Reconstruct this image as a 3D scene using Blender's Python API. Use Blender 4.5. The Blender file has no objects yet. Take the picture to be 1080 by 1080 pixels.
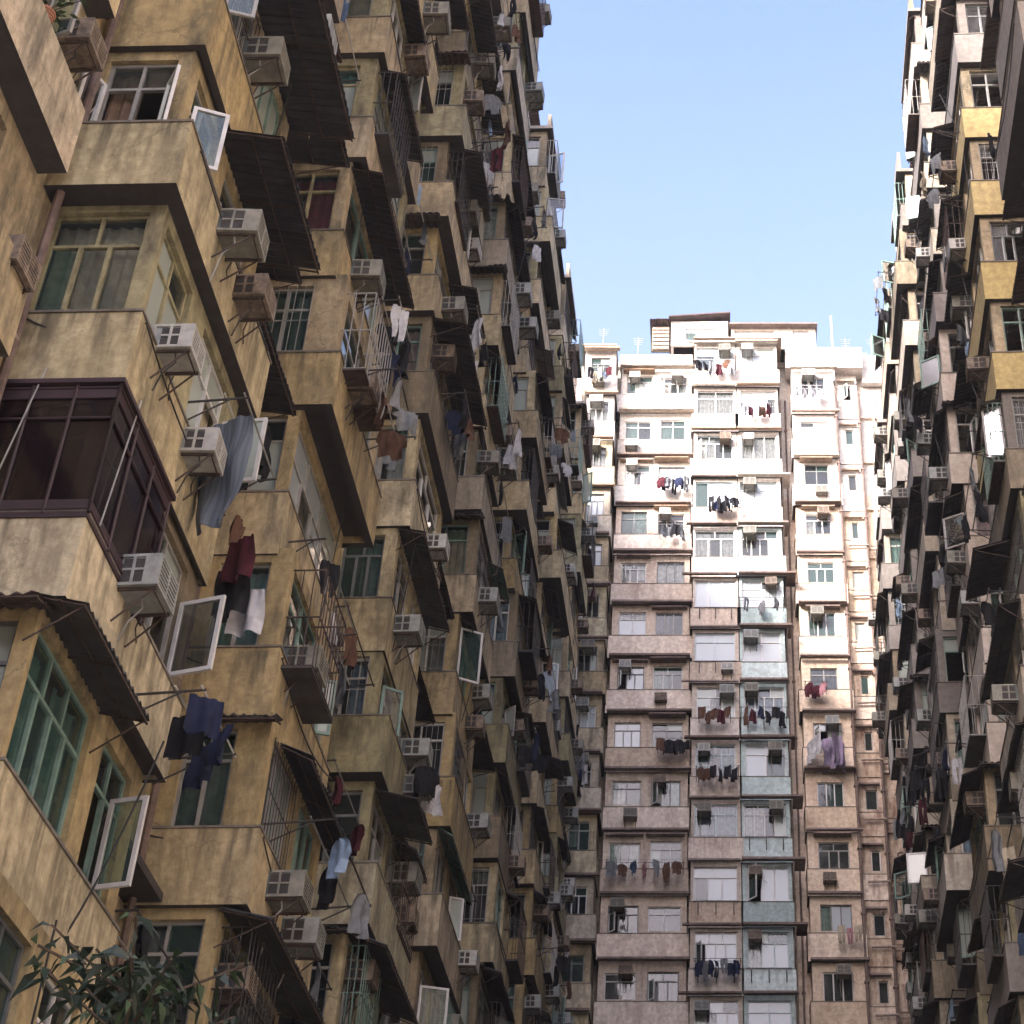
import bpy, math, random
from mathutils import Vector, Matrix

# ------------------------------------------------------------------ camera, light, exposure
scene = bpy.context.scene
COL = scene.collection
PITCH = math.radians(37.2)
FPX, CX, CY, S = 1926.0, 750.0, 540.0, 1080.0
CAMZ = 1.6
cam = bpy.data.cameras.new('camera')
cam.sensor_width = 36.0
cam.lens = 36.0 * FPX / S
cam.shift_x = (S / 2 - CX) / S
cam.clip_end = 4000
camo = bpy.data.objects.new('camera', cam)
COL.objects.link(camo)
camo.location = (0, 0, CAMZ)
camo.rotation_euler = (math.radians(90) + PITCH, 0, 0)
scene.camera = camo

SUN_EL, SUN_AZ = 25.5, 215.0      # azimuth clockwise from +Y: the sun stands behind the camera, a little to the left
world = bpy.data.worlds.new('World')
scene.world = world
world.use_nodes = True
nt = world.node_tree
nt.nodes.clear()
wo = nt.nodes.new('ShaderNodeOutputWorld')
bg = nt.nodes.new('ShaderNodeBackground')
sky = nt.nodes.new('ShaderNodeTexSky')
sky.sky_type = 'NISHITA'
sky.sun_disc = False
sky.sun_elevation = math.radians(SUN_EL)
sky.sun_rotation = math.radians(SUN_AZ)
sky.air_density = 1.0
sky.dust_density = 8.0
sky.ozone_density = 4.5
bg.inputs['Strength'].default_value = 0.14
# the sky pales into whitish haze towards the horizon
tcw = nt.nodes.new('ShaderNodeTexCoord')
sxw = nt.nodes.new('ShaderNodeSeparateXYZ')
mrw = nt.nodes.new('ShaderNodeMapRange')
mrw.inputs[1].default_value = 0.82; mrw.inputs[2].default_value = 0.20
mrw.inputs[3].default_value = 0.0; mrw.inputs[4].default_value = 1.0
mxw = nt.nodes.new('ShaderNodeMix'); mxw.data_type = 'RGBA'
mxw.blend_type = 'ADD'; mxw.inputs[7].default_value = (0.92, 0.72, 0.46, 1)
tnw = nt.nodes.new('ShaderNodeMix'); tnw.data_type = 'RGBA'; tnw.blend_type = 'MULTIPLY'
tnw.inputs[0].default_value = 1.0; tnw.inputs[7].default_value = (1.04, 0.93, 0.95, 1)
nt.links.new(tcw.outputs['Generated'], sxw.inputs[0])
nt.links.new(sxw.outputs[2], mrw.inputs[0])
nt.links.new(mrw.outputs[0], mxw.inputs[0])
nt.links.new(sky.outputs[0], tnw.inputs[6])
nt.links.new(tnw.outputs[2], mxw.inputs[6])
nt.links.new(mxw.outputs[2], bg.inputs[0])
nt.links.new(bg.outputs[0], wo.inputs[0])

sl = bpy.data.lights.new('sun', 'SUN')
sl.energy = 2.0
sl.angle = math.radians(9.0)
sl.color = (1.0, 0.94, 0.90)
so = bpy.data.objects.new('sun', sl)
COL.objects.link(so)
az, el = math.radians(SUN_AZ), math.radians(SUN_EL)
sdir = Vector((math.sin(az) * math.cos(el), math.cos(az) * math.cos(el), math.sin(el)))
so.rotation_euler = sdir.to_track_quat('Z', 'Y').to_euler()
so.location = (0, 0, 120)

scene.view_settings.view_transform = 'Standard'
scene.view_settings.look = 'None'
scene.view_settings.exposure = 2.55
scene.view_settings.gamma = 1.0
scene.view_settings.use_curve_mapping = False
scene.cycles.max_bounces = 8
scene.cycles.diffuse_bounces = 4
scene.cycles.glossy_bounces = 3
scene.cycles.transmission_bounces = 3
scene.cycles.transparent_max_bounces = 12
scene.cycles.sample_clamp_indirect = 6.0

HAZE = 0.00035
R = random.Random(7)


def proj(p):
    x, y, z = p[0], p[1], p[2] - CAMZ
    r = y * math.cos(PITCH) + z * math.sin(PITCH)
    if r < 0.5:
        return None
    return CX + FPX * x / r, CY - FPX * (-y * math.sin(PITCH) + z * math.cos(PITCH)) / r, r


def inframe(p, m=25):
    q = proj(p)
    return q is not None and -m < q[0] < S + m and -m < q[1] < S + m


# ------------------------------------------------------------------ materials
MATS = {}


def nodes_of(name):
    m = bpy.data.materials.new(name)
    m.use_nodes = True
    MATS[name] = m
    n = m.node_tree
    return m, n, n.nodes['Principled BSDF']


def plaster(name, col, stain=(0.16, 0.12, 0.085), amount=0.5, rough=0.88, patch=None, sper=2.8, soff=11.8):
    m, n, b = nodes_of(name)
    L, N = n.links.new, n.nodes.new
    geo = N('ShaderNodeNewGeometry')
    # blotches
    n1 = N('ShaderNodeTexNoise'); n1.inputs['Scale'].default_value = 0.55
    n1.inputs['Detail'].default_value = 7; n1.inputs['Roughness'].default_value = 0.65
    L(geo.outputs['Position'], n1.inputs['Vector'])
    # rain streaks, long in height
    mp = N('ShaderNodeMapping'); mp.inputs['Scale'].default_value = (2.6, 2.6, 0.7)
    L(geo.outputs['Position'], mp.inputs['Vector'])
    n2 = N('ShaderNodeTexNoise'); n2.inputs['Scale'].default_value = 1.0
    n2.inputs['Detail'].default_value = 9; n2.inputs['Roughness'].default_value = 0.7
    L(mp.outputs[0], n2.inputs['Vector'])
    n3 = N('ShaderNodeTexNoise'); n3.inputs['Scale'].default_value = 6.0
    n3.inputs['Detail'].default_value = 8; n3.inputs['Roughness'].default_value = 0.7
    L(geo.outputs['Position'], n3.inputs['Vector'])
    r1 = N('ShaderNodeValToRGB')
    r1.color_ramp.elements[0].position = 0.46; r1.color_ramp.elements[1].position = 0.68
    L(n2.outputs['Fac'], r1.inputs['Fac'])
    r2 = N('ShaderNodeValToRGB')
    r2.color_ramp.elements[0].position = 0.35; r2.color_ramp.elements[1].position = 0.7
    L(n1.outputs['Fac'], r2.inputs['Fac'])
    mu = N('ShaderNodeMath'); mu.operation = 'MULTIPLY_ADD'
    mu.inputs[1].default_value = amount * 0.9
    L(r1.outputs[0], mu.inputs[0])
    m2 = N('ShaderNodeMath'); m2.operation = 'MULTIPLY'; m2.inputs[1].default_value = amount * 0.45
    L(r2.outputs[0], m2.inputs[0]); L(m2.outputs[0], mu.inputs[2])
    c2 = tuple(min(1, c * f) for c, f in zip(col, (1.12, 1.1, 1.04)))
    c3 = tuple(c * f for c, f in zip(col, (0.70, 0.66, 0.60)))
    mx = N('ShaderNodeMix'); mx.data_type = 'RGBA'
    mx.inputs[6].default_value = (*c2, 1); mx.inputs[7].default_value = (*(patch or c3), 1)
    r3 = N('ShaderNodeValToRGB'); r3.color_ramp.elements[0].position = 0.36; r3.color_ramp.elements[1].position = 0.64
    L(n3.outputs['Fac'], r3.inputs['Fac']); L(r3.outputs[0], mx.inputs[0])
    mx2 = N('ShaderNodeMix'); mx2.data_type = 'RGBA'
    mx2.inputs[7].default_value = (*stain, 1)
    L(mx.outputs[2], mx2.inputs[6]); L(mu.outputs[0], mx2.inputs[0])
    # peeled and repaired patches, with hard edges
    n4 = N('ShaderNodeTexNoise'); n4.inputs['Scale'].default_value = 1.7
    n4.inputs['Detail'].default_value = 10; n4.inputs['Roughness'].default_value = 0.62; n4.inputs['Distortion'].default_value = 0.6
    L(geo.outputs['Position'], n4.inputs['Vector'])
    r4 = N('ShaderNodeValToRGB')
    r4.color_ramp.elements[0].position = 0.60; r4.color_ramp.elements[1].position = 0.64
    L(n4.outputs['Fac'], r4.inputs['Fac'])
    m4 = N('ShaderNodeMath'); m4.operation = 'MULTIPLY'; m4.inputs[1].default_value = min(1, amount * 1.0)
    L(r4.outputs[0], m4.inputs[0])
    mx4 = N('ShaderNodeMix'); mx4.data_type = 'RGBA'
    mx4.inputs[7].default_value = (*tuple(.55 * a + .45 * b_ for a, b_ in zip(stain, col)), 1)
    L(mx2.outputs[2], mx4.inputs[6]); L(m4.outputs[0], mx4.inputs[0])
    L(mx4.outputs[2], b.inputs['Base Color'])
    sx = N('ShaderNodeSeparateXYZ'); L(geo.outputs['Position'], sx.inputs[0])
    hz = N('ShaderNodeMath'); hz.operation = 'MULTIPLY_ADD'; hz.inputs[1].default_value = 1 / sper; hz.inputs[2].default_value = 20 - soff / sper
    L(sx.outputs[2], hz.inputs[0])
    fz = N('ShaderNodeMath'); fz.operation = 'FRACT'; L(hz.outputs[0], fz.inputs[0])
    rz = N('ShaderNodeValToRGB'); e = rz.color_ramp.elements
    e[0].position = 0.0; e[0].color = (.15, .15, .15, 1); e[1].position = .345; e[1].color = (1, 1, 1, 1)
    q = e.new(.36); q.color = (0, 0, 0, 1); q = e.new(.93); q.color = (.3, .3, .3, 1)
    L(fz.outputs[0], rz.inputs['Fac'])
    mp2 = N('ShaderNodeMapping'); mp2.inputs['Scale'].default_value = (7, 7, 0.7)
    L(geo.outputs['Position'], mp2.inputs['Vector'])
    n5 = N('ShaderNodeTexNoise'); n5.inputs['Scale'].default_value = 1.0; n5.inputs['Detail'].default_value = 4
    L(mp2.outputs[0], n5.inputs['Vector'])
    r5 = N('ShaderNodeValToRGB'); r5.color_ramp.elements[0].position = .5; r5.color_ramp.elements[1].position = .66
    L(n5.outputs['Fac'], r5.inputs['Fac'])
    m5 = N('ShaderNodeMath'); m5.operation = 'MULTIPLY'; L(rz.outputs[0], m5.inputs[0]); L(r5.outputs[0], m5.inputs[1])
    m6 = N('ShaderNodeMath'); m6.operation = 'MULTIPLY'; m6.inputs[1].default_value = min(1, amount * 1.1); L(m5.outputs[0], m6.inputs[0])
    mx5 = N('ShaderNodeMix'); mx5.data_type = 'RGBA'; mx5.inputs[7].default_value = (*stain, 1)
    L(mx4.outputs[2], mx5.inputs[6]); L(m6.outputs[0], mx5.inputs[0])
    # cracks
    vo = N('ShaderNodeTexVoronoi'); vo.feature = 'DISTANCE_TO_EDGE'; vo.inputs['Scale'].default_value = .8
    ad = N('ShaderNodeMix'); ad.data_type = 'RGBA'; ad.inputs[0].default_value = .22
    L(geo.outputs['Position'], ad.inputs[6]); L(n3.outputs['Color'], ad.inputs[7]); L(ad.outputs[2], vo.inputs['Vector'])
    r6 = N('ShaderNodeValToRGB'); r6.color_ramp.elements[0].position = .002; r6.color_ramp.elements[0].color = (1, 1, 1, 1)
    r6.color_ramp.elements[1].position = .009; r6.color_ramp.elements[1].color = (0, 0, 0, 1)
    L(vo.outputs['Distance'], r6.inputs['Fac'])
    m7 = N('ShaderNodeMath'); m7.operation = 'MULTIPLY'; L(r6.outputs[0], m7.inputs[0]); L(r2.outputs[0], m7.inputs[1])
    m8 = N('ShaderNodeMath'); m8.operation = 'MULTIPLY'; m8.inputs[1].default_value = .8; L(m7.outputs[0], m8.inputs[0])
    mx6 = N('ShaderNodeMix'); mx6.data_type = 'RGBA'; mx6.inputs[7].default_value = (*stain, 1)
    L(mx5.outputs[2], mx6.inputs[6]); L(m8.outputs[0], mx6.inputs[0])
    oi = N('ShaderNodeObjectInfo')
    hs = N('ShaderNodeHueSaturation')
    mr = N('ShaderNodeMapRange'); mr.inputs[3].default_value = .76; mr.inputs[4].default_value = 1.16
    L(oi.outputs['Random'], mr.inputs[0]); L(mr.outputs[0], hs.inputs['Value'])
    mr2 = N('ShaderNodeMapRange'); mr2.inputs[3].default_value = 1.12; mr2.inputs[4].default_value = .75
    L(oi.outputs['Random'], mr2.inputs[0]); L(mr2.outputs[0], hs.inputs['Saturation'])
    L(mx6.outputs[2], hs.inputs['Color']); L(hs.outputs[0], b.inputs['Base Color'])
    b.inputs['Roughness'].default_value = rough
    bp = N('ShaderNodeBump'); bp.inputs['Strength'].default_value = 0.35; bp.inputs['Distance'].default_value = 0.03
    L(n3.outputs['Fac'], bp.inputs['Height']); L(bp.outputs[0], b.inputs['Normal'])
    return m


def plain(name, col, rough=0.6, metal=0.0, var=0.35, scale=4.0, dark=None, spec=0.5):
    m, n, b = nodes_of(name)
    L, N = n.links.new, n.nodes.new
    geo = N('ShaderNodeNewGeometry')
    n1 = N('ShaderNodeTexNoise'); n1.inputs['Scale'].default_value = scale
    n1.inputs['Detail'].default_value = 6; n1.inputs['Roughness'].default_value = 0.65
    L(geo.outputs['Position'], n1.inputs['Vector'])
    rp = N('ShaderNodeValToRGB')
    d = dark or tuple(c * (1 - var) for c in col)
    rp.color_ramp.elements[0].position = 0.35; rp.color_ramp.elements[0].color = (*d, 1)
    rp.color_ramp.elements[1].position = 0.62; rp.color_ramp.elements[1].color = (*col, 1)
    L(n1.outputs['Fac'], rp.inputs['Fac'])
    L(rp.outputs[0], b.inputs['Base Color'])
    b.inputs['Roughness'].default_value = rough
    b.inputs['Metallic'].default_value = metal
    b.inputs['Specular IOR Level'].default_value = spec
    return m


def glass(name, tint, base, trans=0.55, rough=0.04):
    m = bpy.data.materials.new(name); m.use_nodes = True; MATS[name] = m
    n = m.node_tree; n.nodes.clear()
    L, N = n.links.new, n.nodes.new
    out = N('ShaderNodeOutputMaterial')
    tr = N('ShaderNodeBsdfTransparent'); tr.inputs[0].default_value = (*tint, 1)
    df = N('ShaderNodeBsdfDiffuse'); df.inputs[0].default_value = (*base, 1)
    gl = N('ShaderNodeBsdfGlossy'); gl.inputs['Roughness'].default_value = rough
    fr = N('ShaderNodeFresnel'); fr.inputs['IOR'].default_value = 1.6
    geo = N('ShaderNodeNewGeometry')
    nz = N('ShaderNodeTexNoise'); nz.inputs['Scale'].default_value = 2.2; nz.inputs['Detail'].default_value = 4
    L(geo.outputs['Position'], nz.inputs['Vector'])
    bp = N('ShaderNodeBump'); bp.inputs['Strength'].default_value = 0.08; bp.inputs['Distance'].default_value = 0.05
    L(nz.outputs['Fac'], bp.inputs['Height']); L(bp.outputs[0], gl.inputs['Normal'])
    m1 = N('ShaderNodeMixShader'); m1.inputs[0].default_value = trans
    L(df.outputs[0], m1.inputs[1]); L(tr.outputs[0], m1.inputs[2])
    m2 = N('ShaderNodeMixShader')
    L(fr.outputs[0], m2.inputs[0]); L(m1.outputs[0], m2.inputs[1]); L(gl.outputs[0], m2.inputs[2])
    L(m2.outputs[0], out.inputs[0])
    return m


def cloth(name, col, stripe=None):
    m, n, b = nodes_of(name)
    L, N = n.links.new, n.nodes.new
    tc = N('ShaderNodeTexCoord')
    wv = N('ShaderNodeTexNoise' if not stripe else 'ShaderNodeTexWave')
    wv.inputs['Scale'].default_value = 6.0 if not stripe else 5.0
    L(tc.outputs['Object'], wv.inputs['Vector'])
    rp = N('ShaderNodeValToRGB')
    rp.color_ramp.elements[0].position = 0.4; rp.color_ramp.elements[1].position = 0.6
    rp.color_ramp.elements[0].color = (*(stripe or tuple(c * 0.75 for c in col)), 1)
    rp.color_ramp.elements[1].color = (*col, 1)
    L(wv.outputs['Fac'], rp.inputs['Fac']); L(rp.outputs[0], b.inputs['Base Color'])
    b.inputs['Roughness'].default_value = 0.9
    b.inputs['Specular IOR Level'].default_value = 0.2
    return m


plaster('ochre', (0.55, 0.445, 0.255), stain=(0.11, 0.095, 0.06), amount=0.82)
plaster('tan', (0.52, 0.435, 0.3), stain=(0.11, 0.095, 0.06), amount=0.90)
plaster('sand', (0.62, 0.55, 0.375), stain=(0.11, 0.095, 0.06), amount=0.80)
plaster('olive', (0.41, 0.385, 0.24), stain=(0.11, 0.095, 0.06), amount=0.95)
plaster('brownish', (0.3, 0.25, 0.18), stain=(0.11, 0.095, 0.06), amount=0.95)
plaster('cream', (0.48, 0.44, 0.37), stain=(0.15, 0.12, 0.085), amount=0.65)
plaster('pink', (0.74, 0.65, 0.565), stain=(0.25, 0.15, 0.11), amount=0.45)
plaster('pinkgrey', (0.68, 0.61, 0.545), stain=(0.22, 0.14, 0.11), amount=0.55)
plaster('peach', (0.74, 0.64, 0.53), stain=(0.30, 0.17, 0.10), amount=0.4)
plaster('dirtypink', (0.68, 0.59, 0.5), stain=(0.16, 0.08, 0.05), amount=0.85)
plaster('white', (0.64, 0.63, 0.63), stain=(0.50, 0.38, 0.31), amount=0.3)
plaster('offwhite', (0.56, 0.52, 0.48), stain=(0.34, 0.24, 0.18), amount=0.4)
plaster('paleblue', (0.5, 0.64, 0.68), stain=(0.20, 0.26, 0.25), amount=0.35)
plaster('seagreen', (0.46, 0.61, 0.63), stain=(0.18, 0.23, 0.20), amount=0.35)
plaster('yellow', (0.52, 0.42, 0.17), stain=(0.30, 0.2, 0.08), amount=0.3)
plaster('grey', (0.22, 0.21, 0.2), stain=(0.14, 0.11, 0.10), amount=0.5)
plaster('soffit', (0.055, 0.052, 0.058), stain=(0.04, 0.034, 0.034), amount=0.5)  # near-black undersides: their shade is put into the colour
plaster('concrete', (0.22, 0.20, 0.18), stain=(0.1, 0.09, 0.08), amount=0.5)
plaster('ledge', (0.22, 0.17, 0.155), stain=(0.07, 0.04, 0.035), amount=0.5)
plaster('rustledge', (0.36, 0.28, 0.22), stain=(0.2, 0.1, 0.06), amount=0.5)
plain('room', (0.035, 0.032, 0.035), 0.95, var=0.4)  # near-black core: the darkness of unlit rooms is put into its colour
plain('alu', (0.30, 0.295, 0.275), 0.5, 0.0, var=0.3)
plain('aluwhite', (0.55, 0.55, 0.54), 0.5, 0.0, var=0.2)
plain('alublue', (0.42, 0.52, 0.56), 0.5)
plain('aludark', (0.14, 0.15, 0.15), 0.5, 0.0)
plain('alugreen', (0.17, 0.27, 0.23), 0.55)
plain('alubrown', (0.20, 0.14, 0.09), 0.55)
plain('aircon', (0.29, 0.31, 0.295), 0.6, var=0.35, scale=6)
plain('airconold', (0.23, 0.225, 0.19), 0.7, var=0.4, scale=6)
plain('airconrust', (0.24, 0.19, 0.145), 0.8, var=0.6, scale=9)
plain('airconwhite', (0.42, 0.42, 0.39), 0.6, var=0.3, scale=8)
plain('airconside', (0.10, 0.13, 0.13), 0.7, var=0.35)
plain('vent', (0.05, 0.045, 0.045), 0.9)
plain('rust', (0.075, 0.05, 0.042), 0.85, var=0.6, scale=9)
plain('iron', (0.045, 0.04, 0.04), 0.7, var=0.5)
plain('tin', (0.034, 0.032, 0.040), 0.7, var=0.5, scale=3, dark=(0.014, 0.013, 0.018))
plain('tingrey', (0.065, 0.064, 0.068), 0.65, var=0.45, scale=3)
plain('tinrust', (0.085, 0.058, 0.055), 0.8, var=0.5, scale=3)
plain('tingreen', (0.10, 0.19, 0.15), 0.65, var=0.4, scale=3)
plain('tinpale', (0.26, 0.25, 0.24), 0.6, var=0.4, scale=3)
plain('maroon', (0.036, 0.015, 0.023), 0.55, var=0.5, scale=2)
plain('pipe', (0.34, 0.27, 0.22), 0.7, var=0.45, scale=5)
plain('pipeiron', (0.16, 0.11, 0.09), 0.7, var=0.5, scale=5)
plain('cablemat', (0.03, 0.03, 0.03), 0.7)
plain('leaf', (0.05, 0.10, 0.04), 0.55, var=0.6, scale=5)
plain('leafdark', (0.022, 0.045, 0.028), 0.5, var=0.5, scale=5)
plain('bark', (0.10, 0.07, 0.05), 0.9)
plain('clay', (0.38, 0.17, 0.10), 0.8)
plain('tarp', (0.25, 0.45, 0.48), 0.7)
plaster('groundmat', (0.20, 0.19, 0.18), stain=(0.09, 0.085, 0.08), amount=0.5)
plain('roofing', (0.18, 0.17, 0.16), 0.9)
glass('glassteal', (0.72, 0.86, 0.82), (0.06, 0.11, 0.10), 0.62)
glass('glassclear', (0.90, 0.95, 0.95), (0.10, 0.12, 0.12), 0.78)
glass('glassfrost', (0.75, 0.82, 0.78), (0.42, 0.48, 0.44), 0.25, 0.2)
glass('glasspale', (0.85, 0.9, 0.92), (0.55, 0.62, 0.66), 0.35, 0.08)
glass('cageglass', (0.22, 0.14, 0.18), (0.016, 0.008, 0.012), 0.5, 0.12)
glass('glassdark', (0.5, 0.55, 0.6), (0.03, 0.04, 0.045), 0.6)
CURT = {'c_cream': (0.62, 0.54, 0.38), 'c_white': (0.72, 0.72, 0.68), 'c_grey': (0.36, 0.36, 0.36),
        'c_red': (0.33, 0.02, 0.07), 'c_teal': (0.22, 0.42, 0.40), 'c_pink': (0.60, 0.42, 0.40),
        'c_blue': (0.28, 0.38, 0.50), 'c_brown': (0.26, 0.17, 0.11)}
for k, v in CURT.items():
    cloth(k, tuple(c * .75 for c in v))
CLOTH = {'black': (0.02, 0.02, 0.025), 'navy': (0.025, 0.035, 0.09), 'white': (0.75, 0.75, 0.78), 'grey': (0.27, 0.29, 0.31),
         'maroon': (0.10, 0.018, 0.03), 'red': (0.30, 0.03, 0.035), 'pale blue': (0.40, 0.55, 0.75), 'pink': (0.62, 0.32, 0.36),
         'cream': (0.66, 0.58, 0.44), 'purple': (0.14, 0.07, 0.20), 'teal': (0.06, 0.38, 0.38), 'denim blue': (0.09, 0.15, 0.28),
         'brown': (0.17, 0.09, 0.06), 'lilac': (0.42, 0.34, 0.50), 'olive': (0.16, 0.17, 0.09), 'yellow': (0.75, 0.55, 0.04)}
for k, v in CLOTH.items():
    cloth('cl_' + k, tuple(c * .6 for c in v))
cloth('cl_slate', (0.12, 0.14, 0.165), (0.09, 0.105, 0.13))


# ------------------------------------------------------------------ mesh builder and local frames
class Fr:
    """local frame: a runs along u, b out along n, c up"""
    def __init__(s, o, u, n):
        s.o, s.u, s.n = Vector(o), Vector(u), Vector(n)
        s.flip = s.u.cross(s.n).z < 0

    def P(s, a, b, c):
        return s.o + s.u * a + s.n * b + Vector((0, 0, c))

    def at(s, a=0, b=0, c=0):
        return Fr(s.P(a, b, c), s.u, s.n)

    def side0(s, a=0.0):       # the face looking back along -u
        return Fr(s.P(a, 0, 0), s.n, -s.u)

    def side1(s, a=0.0):       # the face looking along +u
        return Fr(s.P(a, 0, 0), s.n, s.u)

    def matrix(s, a, b, c):    # object matrix: local -Y is outwards
        y = -s.n
        x = y.cross(Vector((0, 0, 1)))
        M = Matrix.Identity(4)
        p = s.P(a, b, c)
        for i in range(3):
            M[i][0] = x[i]; M[i][1] = y[i]; M[i][2] = (0, 0, 1)[i]; M[i][3] = p[i]
        return M


WORLD = Fr((0, 0, 0), (1, 0, 0), (0, 1, 0))


class MB:
    def __init__(s):
        s.v, s.f, s.m, s.mats = [], [], [], []

    def mi(s, name):
        if name not in s.mats:
            s.mats.append(name)
        return s.mats.index(name)

    def face(s, pts, mat):
        k = len(s.v)
        s.v.extend([tuple(p) for p in pts])
        s.f.append(tuple(range(k, k + len(pts)))); s.m.append(s.mi(mat))

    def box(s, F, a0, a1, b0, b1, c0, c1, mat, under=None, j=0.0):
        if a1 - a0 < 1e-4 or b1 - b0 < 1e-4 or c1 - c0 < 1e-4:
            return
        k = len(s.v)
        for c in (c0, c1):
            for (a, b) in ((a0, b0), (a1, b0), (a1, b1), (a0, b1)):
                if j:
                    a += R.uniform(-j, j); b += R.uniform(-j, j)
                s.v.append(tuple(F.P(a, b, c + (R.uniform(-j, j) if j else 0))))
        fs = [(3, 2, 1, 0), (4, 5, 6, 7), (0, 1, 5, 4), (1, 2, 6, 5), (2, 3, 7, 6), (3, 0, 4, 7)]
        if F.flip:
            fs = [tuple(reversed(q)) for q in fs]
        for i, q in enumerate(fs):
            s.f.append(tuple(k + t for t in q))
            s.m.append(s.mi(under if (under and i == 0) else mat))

    def tube(s, p, q, r, mat, n=5):
        p, q = Vector(p), Vector(q)
        d = q - p
        if d.length < 1e-5:
            return
        d.normalize()
        x = d.orthogonal().normalized(); y = d.cross(x)
        k = len(s.v)
        for P0 in (p, q):
            for i in range(n):
                t = 2 * math.pi * i / n
                s.v.append(tuple(P0 + x * math.cos(t) * r + y * math.sin(t) * r))
        for i in range(n):
            jn = (i + 1) % n
            s.f.append((k + i, k + jn, k + n + jn, k + n + i)); s.m.append(s.mi(mat))
        s.f.append(tuple(range(k + n - 1, k - 1, -1))); s.m.append(s.mi(mat))
        s.f.append(tuple(range(k + n, k + 2 * n))); s.m.append(s.mi(mat))

    def path(s, pts, r, mat, n=5):
        for p, q in zip(pts, pts[1:]):
            s.tube(p, q, r, mat, n)

    def sheet(s, F, a0, a1, b0, c0, b1, c1, mat, pitch=0.14, amp=0.022, th=0.012):
        """corrugated sheet from (b0,c0) at the wall to (b1,c1) at its lip, waves across a"""
        n = max(2, int((a1 - a0) / (pitch / 2)))
        sagz, ph = R.uniform(0, .035), R.uniform(0, 6)
        rows = []
        for lay in (0, -th):
            for (b, c) in ((b0, c0), (b1, c1)):
                k = len(s.v)
                for i in range(n + 1):
                    a = a0 + (a1 - a0) * i / n
                    s.v.append(tuple(F.P(a, b, c + lay + (amp if i % 2 else -amp) + (R.uniform(-.012, .012) + sagz * math.sin(i * .35 + ph) if b == b1 else 0))))
                rows.append(k)
        t = s.mi(mat)
        for i in range(n):
            s.f.append((rows[0] + i, rows[0] + i + 1, rows[1] + i + 1, rows[1] + i)); s.m.append(t)
            s.f.append((rows[2] + i, rows[3] + i, rows[3] + i + 1, rows[2] + i + 1)); s.m.append(t)
            s.f.append((rows[1] + i, rows[1] + i + 1, rows[3] + i + 1, rows[3] + i)); s.m.append(t)

    def add(s, o):
        k = len(s.v)
        s.v.extend(o.v)
        mp = [s.mi(x) for x in o.mats]
        s.f.extend([tuple(k + t for t in q) for q in o.f])
        s.m.extend([mp[t] for t in o.m])

    def mesh(s, name):
        me = bpy.data.meshes.new(name)
        me.from_pydata(s.v, [], s.f)
        for x in s.mats:
            me.materials.append(MATS[x])
        me.polygons.foreach_set('material_index', s.m)
        me.update()
        return me

    def build(s, name, parent=None, kind=None):
        o = bpy.data.objects.new(name, s.mesh(name))
        COL.objects.link(o)
        if parent:
            o.parent = parent
        if kind:
            o['kind'] = kind
        return o


class Building:
    def __init__(s, name, label, cat, loc):
        s.e = bpy.data.objects.new(name, None)
        COL.objects.link(s.e)
        s.e['label'] = label; s.e['category'] = cat
        s.wall, s.parts = MB(), {}
        s.F = None

    def part(s, name, pos, mb, kids=None, label=None):
        s.parts.setdefault(name, []).append((pos, mb, kids or [], label))

    def flush(s, extra=()):
        for nm, mb in (('wall', s.wall),) + tuple(extra):
            if mb.v:
                mb.build(nm, s.e)
        for name, lst in s.parts.items():
            def key(t):
                q = proj(t[0])
                return q[2] if inframe(t[0], 60) and q else 900 + (t[0] - Vector((0, 30, 30))).length
            lst.sort(key=key)
            for i, (pos, mb, kids, label) in enumerate(lst):
                if i < 100:
                    o = mb.build(name, s.e)
                    if label:
                        o['label'] = label
                    for kn, kb in kids:
                        if kb.v:
                            kb.build(kn, o)
            rest = lst[100:]
            if rest:
                a = MB()
                for pos, mb, kids, label in rest:
                    a.add(mb)
                    for kn, kb in kids:
                        a.add(kb)
                a.build(name, s.e, 'stuff')


ORD = ['bottom', 'second', 'third', 'fourth', 'fifth', 'sixth', 'seventh', 'eighth', 'ninth', 'tenth', 'eleventh', 'twelfth', 'thirteenth',
       'fourteenth', 'fifteenth', 'sixteenth', 'seventeenth', 'eighteenth', 'nineteenth', 'twentieth']


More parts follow.
